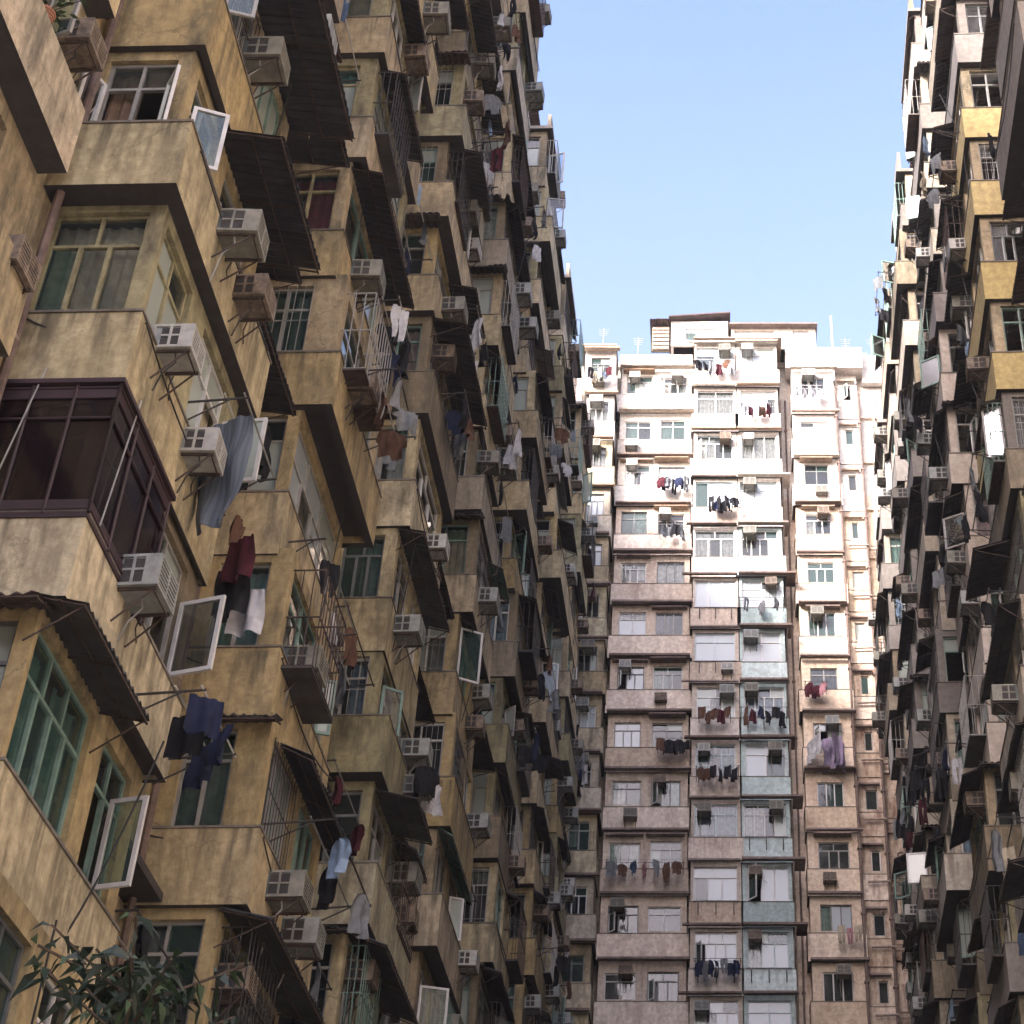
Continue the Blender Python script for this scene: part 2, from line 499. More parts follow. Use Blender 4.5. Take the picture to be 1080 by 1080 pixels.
# ------------------------------------------------------------------ windows
def window(B, F, a0, a1, c0, c1, style='three', fmat=None, gmat=None, curt='rand', open_=None, ins=0.07, grille=False):
    """F: b=0 is the outer wall face; the window sits ins behind it. Frame = part, pane / curtain / sash = sub-parts."""
    fr, pn, cu, gr = MB(), MB(), MB(), MB()
    sashes = []
    fmat = fmat or R.choice(['alu', 'alu', 'alu', 'aluwhite', 'alugreen', 'aludark'])
    gmat = gmat or R.choice(['glassteal', 'glassteal', 'glassclear', 'glassclear', 'glassfrost', 'glassdark'])
    t = 0.045
    bi, bo = -ins - 0.05, -ins
    W, H = a1 - a0, c1 - c0
    fr.box(F, a0, a1, bi, bo, c0, c0 + t, fmat); fr.box(F, a0, a1, bi, bo, c1 - t, c1, fmat)
    fr.box(F, a0, a0 + t, bi, bo, c0 + t, c1 - t, fmat); fr.box(F, a1 - t, a1, bi, bo, c0 + t, c1 - t, fmat)
    tr = c0 + H * (0.70 if style != 'slide' else 1.0)
    cells = []
    n = {'two': 2, 'three': 3, 'slide': 3, 'one': 1, 'four': 4}.get(style, 2)
    if style != 'slide' and style != 'one':
        fr.box(F, a0 + t, a1 - t, bi, bo, tr - t / 2, tr + t / 2, fmat)
        nt_ = max(2, n - 1)
        for i in range(nt_):
            x0 = a0 + t + (W - 2 * t) * i / nt_; x1 = a0 + t + (W - 2 * t) * (i + 1) / nt_
            if i:
                fr.box(F, x0 - 0.02, x0 + 0.02, bi, bo, tr + t / 2, c1 - t, fmat)
            cells.append((x0, x1, tr + t / 2, c1 - t, -1))
        top = tr - t / 2
    elif style == 'one':
        top = c1 - t
    else:
        top = c1 - t
    for i in range(n):
        x0 = a0 + t + (W - 2 * t) * i / n; x1 = a0 + t + (W - 2 * t) * (i + 1) / n
        if i:
            fr.box(F, x0 - 0.025, x0 + 0.025, bi, bo + 0.01, c0 + t, top, fmat)
        cells.append((x0, x1, c0 + t, top, i))
    op = dict(open_ or {})
    for (x0, x1, z0, z1, i) in cells:
        if i in op and i >= 0 and (x1 - x0) < .72:
            ang, side, smat, gm = op[i]
            sa = MB(); sashes.append(('sash', sa))
            hinge = x0 if side < 0 else x1
            w = (x1 - x0) * 0.98
            du = (F.u * (1 if side < 0 else -1) * math.cos(ang) + F.n * math.sin(ang))
            G = Fr(F.P(hinge, 0.01, 0), du, Vector((0, 0, 1)).cross(du))
            q = 0.05
            sa.box(G, 0, w, -.02, .02, z0, z0 + q, smat); sa.box(G, 0, w, -.02, .02, z1 - q, z1, smat)
            sa.box(G, 0, q, -.02, .02, z0 + q, z1 - q, smat); sa.box(G, w - q, w, -.02, .02, z0 + q, z1 - q, smat)
            sa.face([G.P(q, 0, z0 + q), G.P(w - q, 0, z0 + q), G.P(w - q, 0, z1 - q), G.P(q, 0, z1 - q)], gm)
        else:
            m = gmat if R.random() < .8 else R.choice(['glassfrost', 'glassclear', 'glassteal'])
            pn.face([F.P(x0, bi + .02, z0), F.P(x1, bi + .02, z0), F.P(x1, bi + .02, z1), F.P(x0, bi + .02, z1)], m)
    if curt == 'rand':
        curt = R.choice(['c_cream', 'c_white', 'c_white', 'c_grey', 'c_teal', 'c_pink', 'c_blue', 'c_brown', None, None, None])
    if curt:
        rngs = R.choice([[(0.02, .98)], [(0.02, .4), (.62, .98)], [(.02, .5)], [(.45, .98)]])
        for (f0, f1) in rngs:
            x0, x1 = a0 + W * f0, a0 + W * f1
            m = max(4, int((x1 - x0) / 0.05))
            zt, zb = c1 - 0.05, c0 + R.choice([0.03, 0.03, 0.25])
            k = len(cu.v)
            for i in range(m + 1):
                a = x0 + (x1 - x0) * i / m
                b = bi - 0.10 + 0.025 * math.sin(i * 1.9)
                cu.v.append(tuple(F.P(a, b, zb))); cu.v.append(tuple(F.P(a, b, zt)))
            for i in range(m):
                cu.f.append((k + 2 * i, k + 2 * i + 2, k + 2 * i + 3, k + 2 * i + 1)); cu.m.append(cu.mi(curt))
    if grille:
        nb = max(3, int(W / 0.13))
        for i in range(nb + 1):
            a = a0 + W * i / nb
            gr.tube(F.P(a, 0.02, c0), F.P(a, 0.02, c1), 0.008, grille if isinstance(grille, str) else 'iron', 4)
        for f in (0.08, .5, .92):
            gr.tube(F.P(a0, 0.02, c0 + H * f), F.P(a1, 0.02, c0 + H * f), 0.01, grille if isinstance(grille, str) else 'iron', 4)
    B.part('window', F.P((a0 + a1) / 2, 0, (c0 + c1) / 2), fr, [('pane', pn), ('curtain', cu), ('grille', gr)] + sashes)


def wall_face(mb, F, L0, L1, c0, c1, ops, mat, T=0.2, j=0.0):
    """a wall slab behind b=0 with holes; ops = [(a0,a1,z0,z1)] sorted"""
    x = L0
    for (a0, a1, z0, z1) in sorted(ops):
        mb.box(F, x, a0, -T, 0, c0, c1, mat)
        mb.box(F, a0, a1, -T, 0, c0, z0, mat)
        mb.box(F, a0, a1, -T, 0, z1, c1, mat)
        x = a1
    mb.box(F, x, L1, -T, 0, c0, c1, mat)


def bay_floor(B, F, L, dep, H, mat, pmat, wf=(), w0=(), w1=(), par=0.12, sill=1.0, wtop=2.6, T=0.18, under='soffit', balk=True, lab=None):
    """one storey of a projecting bay. wf: windows of the outer face (a0,a1,kw); w0/w1: of the two end faces."""
    W = B.wall
    FO = F.at(0, dep, 0)
    F0, F1 = F.side0(0), F.side1(L)
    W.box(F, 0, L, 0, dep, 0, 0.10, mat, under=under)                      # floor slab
    z0 = 0.10
    wall_face(W, FO, 0, L, z0, H, [(a, b, k.get('z0', sill), k.get('z1', wtop)) for (a, b, k) in wf], mat, T)
    for FF, ws in ((F0, w0), (F1, w1)):
        wall_face(W, FF, 0, dep - T, z0, H, [(a, min(b, dep - T), k.get('z0', sill), k.get('z1', wtop)) for (a, b, k) in ws], mat, T)
    for FF, ws in ((FO, wf), (F0, w0), (F1, w1)):
        for (a, b, k) in ws:
            if FF is not FO:
                b = min(b, dep - T)
            kk = dict(k); kk.pop('z0', None); kk.pop('z1', None)
            window(B, FF, a, b, k.get('z0', sill), k.get('z1', wtop), **kk)
    if par > 0:                                                            # the parapet band, standing proud of the bay
        p = MB()
        h0, h1 = -0.10 + R.uniform(-.06, .05), sill - 0.03
        j = 0
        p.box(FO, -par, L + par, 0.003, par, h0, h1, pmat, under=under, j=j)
        p.box(F0, 0, dep + .003, 0.003, par, h0, h1, pmat, under=under, j=j)
        p.box(F1, 0, dep + .003, 0.003, par, h0, h1, pmat, under=under, j=j)
        # sill cap
        p.box(FO, -par - .02, L + par + .02, .0, par + .02, h1 + .002, h1 + .035, 'concrete' if pmat != 'white' else 'offwhite')
        p.box(F0, 0, dep - .002, .0, par + .02, h1 + .002, h1 + .035, 'concrete' if pmat != 'white' else 'offwhite')
        B.part('balcony', FO.P(L / 2, 0, .5), p, label=lab)


def awning(B, F, a0, a1, c, out, drop=0.18, mat='tin', rods=True, b0=0.0):
    m = MB()
    m.sheet(F, a0, a1, b0 + .004, c, b0 + out, c - drop, mat)
    for a in (a0 + .03, (a0 + a1) / 2, a1 - .03):
        m.tube(F.P(a, b0, c - .05), F.P(a, b0 + out * .97, c - drop - .045), .014, 'rust', 4)
    m.tube(F.P(a0, b0 + out * .96, c - drop - .05), F.P(a1, b0 + out * .96, c - drop - .05), .016, 'rust', 4)
    m.tube(F.P(a0, b0 + out * .5, c - drop * .5 - .05), F.P(a1, b0 + out * .5, c - drop * .5 - .05), .012, 'rust', 4)
    if rods:
        for a in (a0 + .05, a1 - .05):
            m.tube(F.P(a, b0, c - .55), F.P(a, b0 + out * .9, c - drop - .05), .011, 'rust', 4)
    B.part('awning', F.P((a0 + a1) / 2, out / 2, c), m)


# ------------------------------------------------------------------ things hung on the walls
def link(o, label=None, cat=None, group=None, parent=None):
    COL.objects.link(o)
    if label:
        o['label'] = label
    if cat:
        o['category'] = cat
    if group:
        o['group'] = group
    if parent:
        o.parent = parent
    return o


LOC = Fr((0, 0, 0), (1, 0, 0), (0, -1, 0))     # thing-local frame: b points to -Y (outwards)


def ac_proto(bodym, sidem, w=.58, h=.38, d=.54, split=False):
    body, gr, br = MB(), MB(), MB()
    q = .035
    for (zz) in ((0, q), (h - q, h)):
        body.box(LOC, -w / 2, w / 2, -.12, d, zz[0], zz[1], bodym)
    for a in (-w / 2, w / 2 - q):
        body.box(LOC, a, a + q, -.12, -.04, q, h - q, bodym)
        body.box(LOC, a, a + q, d - q, d, q, h - q, bodym)
    body.box(LOC, -w / 2 + .02, w / 2 - .02, -.1, d - .02, q, h - q, sidem)
    # side louvre frames: pale ribs over dark vents, on both flanks
    for sgn in (-1, 1):
        x0 = sgn * w / 2
        lo, hi = min(x0, x0 - sgn * .022), max(x0, x0 - sgn * .022)
        lo2, hi2 = min(x0 - sgn * .012, x0 - sgn * .0195), max(x0 - sgn * .012, x0 - sgn * .0195)
        gr.box(LOC, lo2, hi2, .03, d - q - .03, q + .02, h - q - .02, 'vent')
        gr.box(LOC, lo, hi, d * .30, d * .30 + .03, q, h - q, bodym)
        gr.box(LOC, lo, hi, d * .60, d * .60 + .03, q, h - q, bodym)
        gr.box(LOC, lo, hi, .03, d * .30, h * .48, h * .48 + .025, bodym)
        gr.box(LOC, lo, hi, d * .30 + .03, d * .60, h * .48, h * .48 + .025, bodym)
        gr.box(LOC, lo, hi, d * .6 + .03, d - q, h * .0 + q, h - q, bodym)
    # outer grille
    gr.box(LOC, -w / 2 + q, w / 2 - q, d - .018, d - .012, q, h - q, 'vent')
    for i in range(6):
        z = q + (h - 2 * q) * (i + .5) / 6
        gr.box(LOC, -w / 2 + q, w / 2 - q, d - .012, d - .002, z - .012, z + .012, bodym)
    gr.box(LOC, -.018, .018, d - .012, d + .001, q, h - q, bodym)
    # bracket
    for a in (-w / 2 + .06, w / 2 - .06):
        br.box(LOC, a - .015, a + .015, 0, d * .95, -.035, -.004, 'rust')
        br.tube(LOC.P(a, 0, -.42), LOC.P(a, d * .85, -.03), .012, 'rust', 4)
    br.tube(LOC.P(-w / 2 + .06, d * .9, -.045), LOC.P(w / 2 - .06, d * .9, -.045), .011, 'rust', 4)
    # drain hose and lead drooping to the wall
    hx = w * R.uniform(-.35, .35)
    br.path([LOC.P(hx, .2, .0), LOC.P(hx + .03, .22, -.12), LOC.P(hx + .01, .1, -.3), LOC.P(hx + .05, .02, -R.uniform(.5, .8))], .011, R.choice(['alu', 'cablemat', 'tinpale']), 5)
    br.path([LOC.P(w / 2, .05, h * .7), LOC.P(w / 2 + .08, .06, h * .3), LOC.P(w / 2 + .05, .03, -.1), LOC.P(w / 2 + .2, .01, -.2)], .008, 'cablemat', 4)
    return body.mesh('air_conditioner'), gr.mesh('grille'), br.mesh('bracket')


ACP = [ac_proto('aircon', 'airconside', .56, .38, .50), ac_proto('airconold', 'airconside', .56, .38, .50), ac_proto('aircon', 'aircon', .62, .40, .44), ac_proto('airconrust', 'rust', .52, .36, .42), ac_proto('airconwhite', 'aircon', .50, .35, .40)]
ACW = ['grey', 'stained beige', 'pale grey', 'rusty', 'off-white']
ACS = []


def air_con(F, a, c, where, kind=None, b=0.0):
    p = F.P(a, b + .3, c + .2)
    if not inframe(p, 10):
        return
    i = R.choice([0, 1, 1, 2, 3, 3, 4]) if kind is None else kind
    me = ACP[i]
    o = bpy.data.objects.new('air_conditioner', me[0])
    o.matrix_world = F.matrix(a, b, c) @ Matrix.Rotation(R.uniform(-.05, .05), 4, 'Z') @ Matrix.Rotation(R.uniform(-.03, .03), 4, 'X')
    link(o, None, 'air conditioner', 'box air conditioners hung on the facades')
    link(bpy.data.objects.new('grille', me[1]), parent=o)
    link(bpy.data.objects.new('bracket', me[2]), parent=o)
    ACS.append((o, p, 'air conditioner', ACW[i] + ' box', where))


def cloth_mesh(name, kind, col, seed):
    r = random.Random(seed)
    m = MB()
    mat = 'cl_' + col
    if kind == 'shirt':
        prof = [(0, .07), (.05, .19), (.14, .25), (.36, .27), (.39, .19), (.66, .20)]
    elif kind == 'trousers':
        prof = [(0, .16), (.2, .17), (.35, .17), (.85, .13)]
    elif kind == 'dress':
        prof = [(0, .08), (.06, .17), (.4, .15), (.6, .19), (.9, .24)]
    elif kind == 'towel':
        prof = [(0, .2), (.3, .21), (.6, .21)]
    elif kind == 'sheet':
        prof = [(0, .62), (.5, .64), (1.3, .60)]
    elif kind == 'blanket':
        prof = [(0, .30), (.5, .36), (1.3, .36), (1.65, .22)]
    else:
        prof = [(0, .1), (.3, .1)]
    hmax = prof[-1][0]
    nx, nz = 12, 12
    ph = r.uniform(0, 6)
    amp = .05 if kind not in ('sheet', 'blanket') else .06
    pts = {}
    for lay in (0, 1):
        for iz in range(nz + 1):
            z = hmax * iz / nz
            w = prof[-1][1]
            for (z0, w0), (z1, w1) in zip(prof, prof[1:]):
                if z0 <= z <= z1:
                    w = w0 + (w1 - w0) * (z - z0) / (z1 - z0 + 1e-6); break
            for ix in range(nx + 1):
                f = ix / nx * 2 - 1
                x = f * w
                sag = .03 * f * f if kind in ('sheet', 'blanket') else 0
                y = amp * (0.3 + z / hmax) * math.sin(f * (5 if kind != 'sheet' else 9) + ph + z * 2) + .018 * math.sin(f * 11 + ph * 2 - z * 5) + .02 * math.sin(z * 7 + ph)
                gap = 0
                if kind == 'trousers' and z > .3 and abs(f) < .2:
                    gap = 1
                pts[(lay, iz, ix)] = len(m.v)
                m.v.append((x, y + lay * .012, -z - sag - (r.uniform(0, .02) if iz == nz else 0)))
    t = m.mi(mat)
    for iz in range(nz):
        for ix in range(nx):
            if kind == 'trousers' and iz > 3 and ix in (5, 6):
                continue
            a, b, c, d = [pts[(0, iz + p, ix + q)] for p, q in ((0, 0), (0, 1), (1, 1), (1, 0))]
            m.f.append((a, b, c, d)); m.m.append(t)
            a, b, c, d = [pts[(1, iz + p, ix + q)] for p, q in ((0, 0), (1, 0), (1, 1), (0, 1))]
            m.f.append((a, b, c, d)); m.m.append(t)
    # hanger hook / peg
    if kind in ('shirt', 'dress'):
        m.tube((0, .006, 0.0), (0, .006, .07), .006, 'iron', 4)
        m.tube((-.17, .006, -.04), (0, .006, .02), .006, 'iron', 4); m.tube((.17, .006, -.04), (0, .006, .02), .006, 'iron', 4)
    me = m.mesh(name)
    for p in me.polygons:
        p.use_smooth = True
    return me


CM = {}


def garment(kind, col, M, where):
    p = M @ Vector((0, 0, -.3))
    if not inframe(p, 5):
        return
    key = (kind, col, R.randrange(3))
    if key not in CM:
        CM[key] = cloth_mesh(kind, kind, col, hash(str(key)) % 999 if False else len(CM) * 7 + 1)
    o = bpy.data.objects.new(kind if kind != 'sheet' else 'bedsheet', CM[key])
    o.matrix_world = M
    link(o, None, 'towel' if kind == 'towel' else 'laundry', 'washing hung out on the facades')
    ACS.append((o, p, 'laundry', ('striped slate' if col == 'slate' else col) + ' ' + {'sheet': 'bedsheet'}.get(kind, kind), where))


def rack(F, a0, a1, c, out, where, n=None, kinds=None, cols=None, turn=(0.2, 1.3), poles=2, arms=True):
    if not inframe(F.P((a0 + a1) / 2, out, c), 5):
        return
    m = MB()
    w2 = (a1 - a0) / 2
    for a in (-w2, w2):
        m.tube(LOC.P(a, 0, 0), LOC.P(a, out, 0.06), .016, 'iron', 5)
        m.tube(LOC.P(a, 0, -.32), LOC.P(a, out * .7, .03), .012, 'iron', 5)
    for i in range(poles):
        b = out * (1 - i * .32) - .03
        m.tube(LOC.P(-w2 - .08, b, .065), LOC.P(w2 + .08, b, .065), .013, R.choice(['iron', 'aluwhite', 'alu']), 5)
    o = bpy.data.objects.new('drying_rack', m.mesh('drying_rack'))
    o.matrix_world = F.matrix((a0 + a1) / 2, 0, c)
    link(o, None, 'drying rack', 'drying racks fixed to the facades')
    ACS.append((o, F.P((a0 + a1) / 2, out * .6, c), 'rack', 'iron drying', where))
    n = R.randint(2, 4) if n is None else n
    kinds = kinds or ['shirt', 'shirt', 'trousers', 'towel', 'dress']
    for i in range(n):
        a = a0 + (a1 - a0) * (i + .5) / n + R.uniform(-.04, .04)
        k = R.choice(kinds)
        col = R.choice(cols or ['black', 'black', 'black', 'navy', 'white', 'grey', 'grey', 'maroon', 'pale blue', 'black', 'denim blue', 'cream', 'brown', 'black', 'grey', 'white', 'white', 'grey'])
        b = out * (1 - (i % poles) * .32) - .03
        M = F.matrix(a, b, c + .06 - (.07 if k in ('shirt', 'dress') else 0)) @ Matrix.Diagonal((R.uniform(.7, .95), 1, R.uniform(.7, 1.0), 1)) @ Matrix.Rotation(R.uniform(*turn) * R.choice([-1, 1]), 4, 'Z')
        garment(k, col, M, where + (', ' + ['first', 'second', 'third', 'fourth', 'fifth', 'sixth', 'seventh'][i % 7] + ' along'))


def potted(F, a, b, c, where, h=.5, dark=False, n=60, long=False):
    p = F.P(a, b, c)
    if not inframe(p, 40):
        return
    pot, fo = MB(), MB()
    pot.path([(0, 0, 0), (0, 0, .04)], .10, 'clay', 10)
    for i in range(5):
        pot.tube((0, 0, i * .04), (0, 0, i * .04 + .041), .09 + i * .011, 'clay', 10)
    r = random.Random(int(a * 100) + int(c * 10))
    for i in range(n):
        t = r.uniform(0, 6.28); e = r.uniform(.1, 1.3); q = r.uniform(.15, 1) * h
        base = Vector((0, 0, .2)) + Vector((math.cos(t) * math.cos(e), math.sin(t) * math.cos(e), math.sin(e))) * q
        d = Vector((math.cos(t), math.sin(t), r.uniform(-.8, .4))).normalized()
        l = r.uniform(.07, .14) * (2.2 if long else 1); w = l * (.3 if long else .5)
        sd = d.cross(Vector((0, 0, 1))).normalized() * w / 2
        fo.face([base, base + d * l * .5 + sd, base + d * l, base + d * l * .5 - sd], 'leafdark' if dark else 'leaf')
        if i % 5 == 0:
            fo.tube((0, 0, .18), base, .006, 'bark', 4)
    o = bpy.data.objects.new('potted_plant', pot.mesh('pot'))
    o.matrix_world = F.matrix(a, b, c)
    link(o, 'bushy green plant in a clay pot ' + where, 'potted plant')
    link(bpy.data.objects.new('foliage', fo.mesh('foliage')), parent=o)
    return o


# ------------------------------------------------------------------ setting: ground
g = MB()
g.box(WORLD, -400, 400, -400, 500, -0.5, 0, 'groundmat')
g.build('ground', kind='structure')

# ------------------------------------------------------------------ the two long towers
YAW = math.radians(1.4)
D = Vector((math.sin(YAW), math.cos(YAW), 0))
NR = Vector((math.cos(YAW), -math.sin(YAW), 0))
H = 2.8
ZF = 11.8                      # floor level of storey j = 0
JMIN, JMAX = -4, 14
DEP = 1.25
BAYL = 3.6


def sag(p, q, s, r, mat, mb, n=10):
    pts = []
    for i in range(n + 1):
        t = i / n
        v = Vector(p).lerp(Vector(q), t); v.z -= s * 4 * t * (1 - t)
        pts.append(v)
    mb.path(pts, r, mat, 4)


def osash(i, ang, side, f='aluwhite', g='glassteal'):
    return {i: (ang, side, f, g)}


def vis_index(F, j):
    """how many storeys of this column show between the bottom of the picture and this one"""
    n = 0
    for q in range(JMIN, j + 1):
        if inframe(F.P(0, 0, ZF + q * H + 1.6), 0):
            n += 1
    return max(1, n)


def tower(B, O, n, spans, tint, side, overrides):
    """O: point where the outer bay plane crosses y=0; n: outward normal; spans: [(s0, length)] of the bays"""
    F = Fr(Vector(O) - n * DEP, D, n)
    ztop = ZF + JMAX * H
    core = MB()
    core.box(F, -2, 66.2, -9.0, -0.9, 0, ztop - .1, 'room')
    x9 = 7.2 if side == 'ochre tower' else spans[0][0]
    B.wall.box(F, -2, x9, -.9, 0, 0, ztop, tint[0])
    if side == 'ochre tower':
        for j in range(JMIN, JMAX):
            G = F.at(x9, 0, ZF + j * H)
            Lr = spans[0][0] - x9
            mat = R.choice(['ochre', 'tan', 'sand'])
            wall_face(B.wall, G, 0, Lr, 0, H, [(.8, 2.6, 1.0, 2.45), (4.6, 6.2, 1.0, 2.45)], mat)
            window(B, G, .8, 2.6, 1.0, 2.45, style='three')
            window(B, G, 4.6, 6.2, 1.0, 2.45, style='three', fmat='alu', gmat='glassteal', open_=osash(2, 1.2, 1, 'alu') if j in (2, 5) else None)
            p = MB()
            p.box(G, 3.4, Lr - .55, .003, .34, -.12, .93, R.choice(['ochre', 'sand', 'tan']), under='soffit', j=.01)
            B.part('balcony', G.P(5, 0, .5), p)
            wh = 'ochre tower, flat wall, %s floor in view' % ORD[min(19, vis_index(F.at(14, 0, 0), j) - 1)]
            if j in (1, 2, 4):
                air_con(G, 6.75, {1: .75, 2: 1.6, 4: .8}[j], wh)
    ends = [s + l for s, l in spans]
    for bi, (s0, Lb) in enumerate(spans):
        name = ['nearest', 'second', 'third', 'fourth', 'fifth', 'sixth', 'seventh', 'eighth'][bi] + ' bay'
        nxt = spans[bi + 1][0] if bi + 1 < len(spans) else 66.0
        for j in range(JMIN, JMAX):
            z = ZF + j * H
            G = F.at(s0, 0, z)
            where = '%s, %s, %s floor in view' % (side, name, ORD[min(19, vis_index(F.at(s0, DEP, 0), j) - 1)])
            ov = overrides.get((bi, j), {})
            near = s0 < 30
            if side == 'dark tower':
                tint = ['grey', 'brownish', 'tan', 'olive', 'grey', 'cream'] if j < 6 else ['cream', 'cream', 'grey', 'grey', 'brownish']  # darker plasters on lower storeys put their deeper shade into the colour
            mat = ov.get('mat') or R.choice(tint)
            pmat = ov.get('pmat') or (mat if R.random() < .5 else R.choice(tint))
            par = ov.get('par', R.choice([.04, .08, .14, .2, .28, .34]))
            dep = ov.get('dep', DEP + R.choice([0, 0, 0, .15, -.12, .25]))
            st = R.choice(['two', 'two', 'three', 'two'])
            # windows of the end face that looks down the courtyard
            w0 = ov.get('w0')
            if w0 is None:
                o_ = None
                if R.random() < .24:
                    o_ = {R.choice([0, 1]): (R.uniform(.7, 2.3), R.choice([-1, 1]), R.choice(['aluwhite', 'alu']), R.choice(['glassteal', 'glassfrost']))}
                w0 = [(.16 + R.uniform(-.05, .08), dep - R.uniform(.18, .24), dict(style=st, open_=o_, grille=('alu' if R.random() < .25 else False)))]
            wf = ov.get('wf')
            if wf is None:
                wf = []
                k = R.random()
                for (x0, x1) in ([(.25, 1.65), (2.0, 3.3)] if k < .6 else [(.25, 2.1), (2.45, 3.3)] if k < .8 else [(.3, 3.2)]):
                    o_ = None
                    if R.random() < .24:
                        o_ = {0: (R.uniform(.8, 1.5), R.choice([-1, 1]), R.choice(['aluwhite', 'alu', 'alugreen']), R.choice(['glassteal', 'glassfrost', 'glassclear']))}
                    if x0 + .6 > Lb - .25:
                        continue
                    wf.append((x0 + R.uniform(-.05, .05), min(x1, Lb - .25), dict(style=R.choice(['two', 'three', 'slide']), open_=o_, grille=R.random() < .2)))
            bay_floor(B, G, Lb, dep, H, mat, pmat, wf=wf, w0=w0, w1=[], par=par, sill=ov.get('sill', 1.0 + R.uniform(-.06, .1)), wtop=2.55)
            FO, F0 = G.at(0, dep, 0), G.side0(0)
            # awnings on the courtyard face
            aw = ov.get('aw')
            if aw is None:
                aw = []
                r = R.random() * (.76 if side == 'dark tower' else 1.15)
                if r < .34:
                    aw.append((-.1, Lb + .1, R.uniform(.4, .85)))
                elif r < .62:
                    aw.append((.1, 1.9, R.uniform(.35, .8)))
                    if R.random() < .4:
                        aw.append((1.95, Lb, R.uniform(.4, .8)))
                elif r < .80:
                    aw.append((1.7, Lb + .1, R.uniform(.5, .9)))
            for (x0, x1, out) in aw:
                out *= (1.0 if s0 < 34 else .72) * (.45 if j >= JMAX - 3 else 1.0)
                awning(B, FO, x0, x1, 2.66 + R.uniform(-.03, .05), out, R.uniform(.1, .3), R.choice(['tin', 'tin', 'tin', 'tingrey', 'tin', 'tingrey', 'tin' if s0 < 34 else 'tingreen', 'tingrey' if s0 < 34 else 'tinpale'] if side != 'dark tower' else ['tin', 'tin', 'tingrey', 'tinrust']), rods=R.random() < .5, b0=.0)
            if ov.get('aw0', R.random() < .18):
                awning(B, F0, -.02, dep + .15, 2.66, R.uniform(.35, .6), .12, R.choice(['tin', 'tinrust', 'tingrey']), rods=False)
            # air conditioners
            acs = ov.get('acs')
            if acs is None:
                acs = []
                if R.random() < .75:
                    acs.append(('f', R.choice([.75, 1.85, 1.9, 2.7]), R.choice([2.05, .55, .6, 1.95])))
                if R.random() < .28:
                    acs.append(('f', 3.0, R.choice([1.3, .4, 2.0])))
            for (fc, a, c) in acs:
                air_con(FO if fc == 'f' else F0 if fc == '0' else F.at(s0, 0, z), a, c, ('front of ' if 0 else '') + where, b=(par if c < 1.0 and fc == 'f' else 0.0))
            # barred cages over single windows
            if 'rack' not in ov and R.random() < .42:
                cgm = MB()
                a0 = R.choice([.15, 1.9]); a1 = a0 + 1.5; q = R.uniform(.3, .5); c0, c1 = .85, 2.5
                bm = R.choice(['iron', 'rust', 'iron', 'alu', 'alugreen'])
                for i in range(10):
                    a = a0 + (a1 - a0) * i / 9
                    cgm.tube(FO.P(a, q, c0), FO.P(a, q, c1), .011, bm, 4)
                for c in (c0, (c0 + c1) / 2, c1):
                    cgm.tube(FO.P(a0, q, c), FO.P(a1, q, c), .014, bm, 4)
                    for a in (a0, a1):
                        cgm.tube(FO.P(a, 0, c), FO.P(a, q, c), .014, bm, 4)
                for b_ in (q * .33, q * .66):
                    for a in (a0, a1):
                        cgm.tube(FO.P(a, b_, c0), FO.P(a, b_, c1), .011, bm, 4)
                cgm.box(FO, a0 - .02, a1 + .02, .04, q, c0 - .05, c0 - .015, R.choice(['tin', 'rust', 'tingrey']))
                B.part('window_cage', FO.P((a0 + a1) / 2, q, 1.6), cgm)
            # loose wires down the front
            if R.random() < .8:
                cb = MB()
                a = R.uniform(.1, Lb - .1)
                if R.random() < .5:
                    sag(FO.P(a, .03, .2), FO.P(a + R.uniform(-.6, .6), R.uniform(.03, .5), 2.75), R.uniform(.02, .2), .012, 'cablemat', cb)
                else:
                    sag(F0.P(.1, par + .03, .9), FO.P(.1, par + .03, .95), R.uniform(.05, .3), .012, 'cablemat', cb)
                    sag(FO.P(.05, par + .03, .9), FO.P(Lb, par + .06, .9), R.uniform(.05, .4), .012, 'cablemat', cb)
                B.part('cable', FO.P(a, 0, 1), cb)
            # laundry
            rk = ov.get('rack')
            if rk is None:
                rk = R.random() < (.30 if s0 > 21 else .2) * (.3 if j >= JMAX - 2 else 1)
                if rk:
                    rk = (R.uniform(.2, 1.2), R.uniform(1.9, 3.2), R.uniform(.8, 1.3), R.uniform(.7, 1.1), None)
            if rk:
                rack(FO, rk[0], rk[1], rk[2], rk[3], where, n=rk[4], turn=(.1, 1.2))
        # recess wall behind this bay up to the next one
        for j in range(JMIN, JMAX):
            z = ZF + j * H
            G = F.at(s0 + Lb, 0, z)
            Lr = nxt - s0 - Lb
            mat = R.choice(tint)
            if Lr < 1.2:
                B.wall.box(G, 0, Lr, -.2, 0, 0, H, mat)
                continue
            wall_face(B.wall, G, 0, Lr, 0, H, [(.4, Lr - .5, 1.0, 2.5)], mat)
            window(B, G, .4, Lr - .5, 1.0, 2.5, style='three', curt='rand')
            if R.random() < .6:
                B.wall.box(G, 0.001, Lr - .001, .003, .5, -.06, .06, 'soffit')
            where = '%s, gap after %s, %s floor in view' % (side, ['nearest', 'second', 'third', 'fourth', 'fifth', 'sixth', 'seventh', 'eighth'][bi] + ' bay', ORD[min(19, vis_index(F.at(s0, DEP, 0), j) - 1)])
            if R.random() < .5:
                awning(B, G, .1, Lr - .2, 2.62, R.uniform(.6, 1.3), .2, R.choice(['tin', 'tingrey', 'tinrust', 'tin']))
            if R.random() < .5:
                rack(G, .3, Lr - .6, R.uniform(1.0, 1.5), R.uniform(1.0, 1.5), where, n=R.randint(2, 4), turn=(.0, .9))
            if R.random() < .4:
                air_con(G, R.uniform(.6, Lr - .8), R.choice([.5, 2.0]), where)
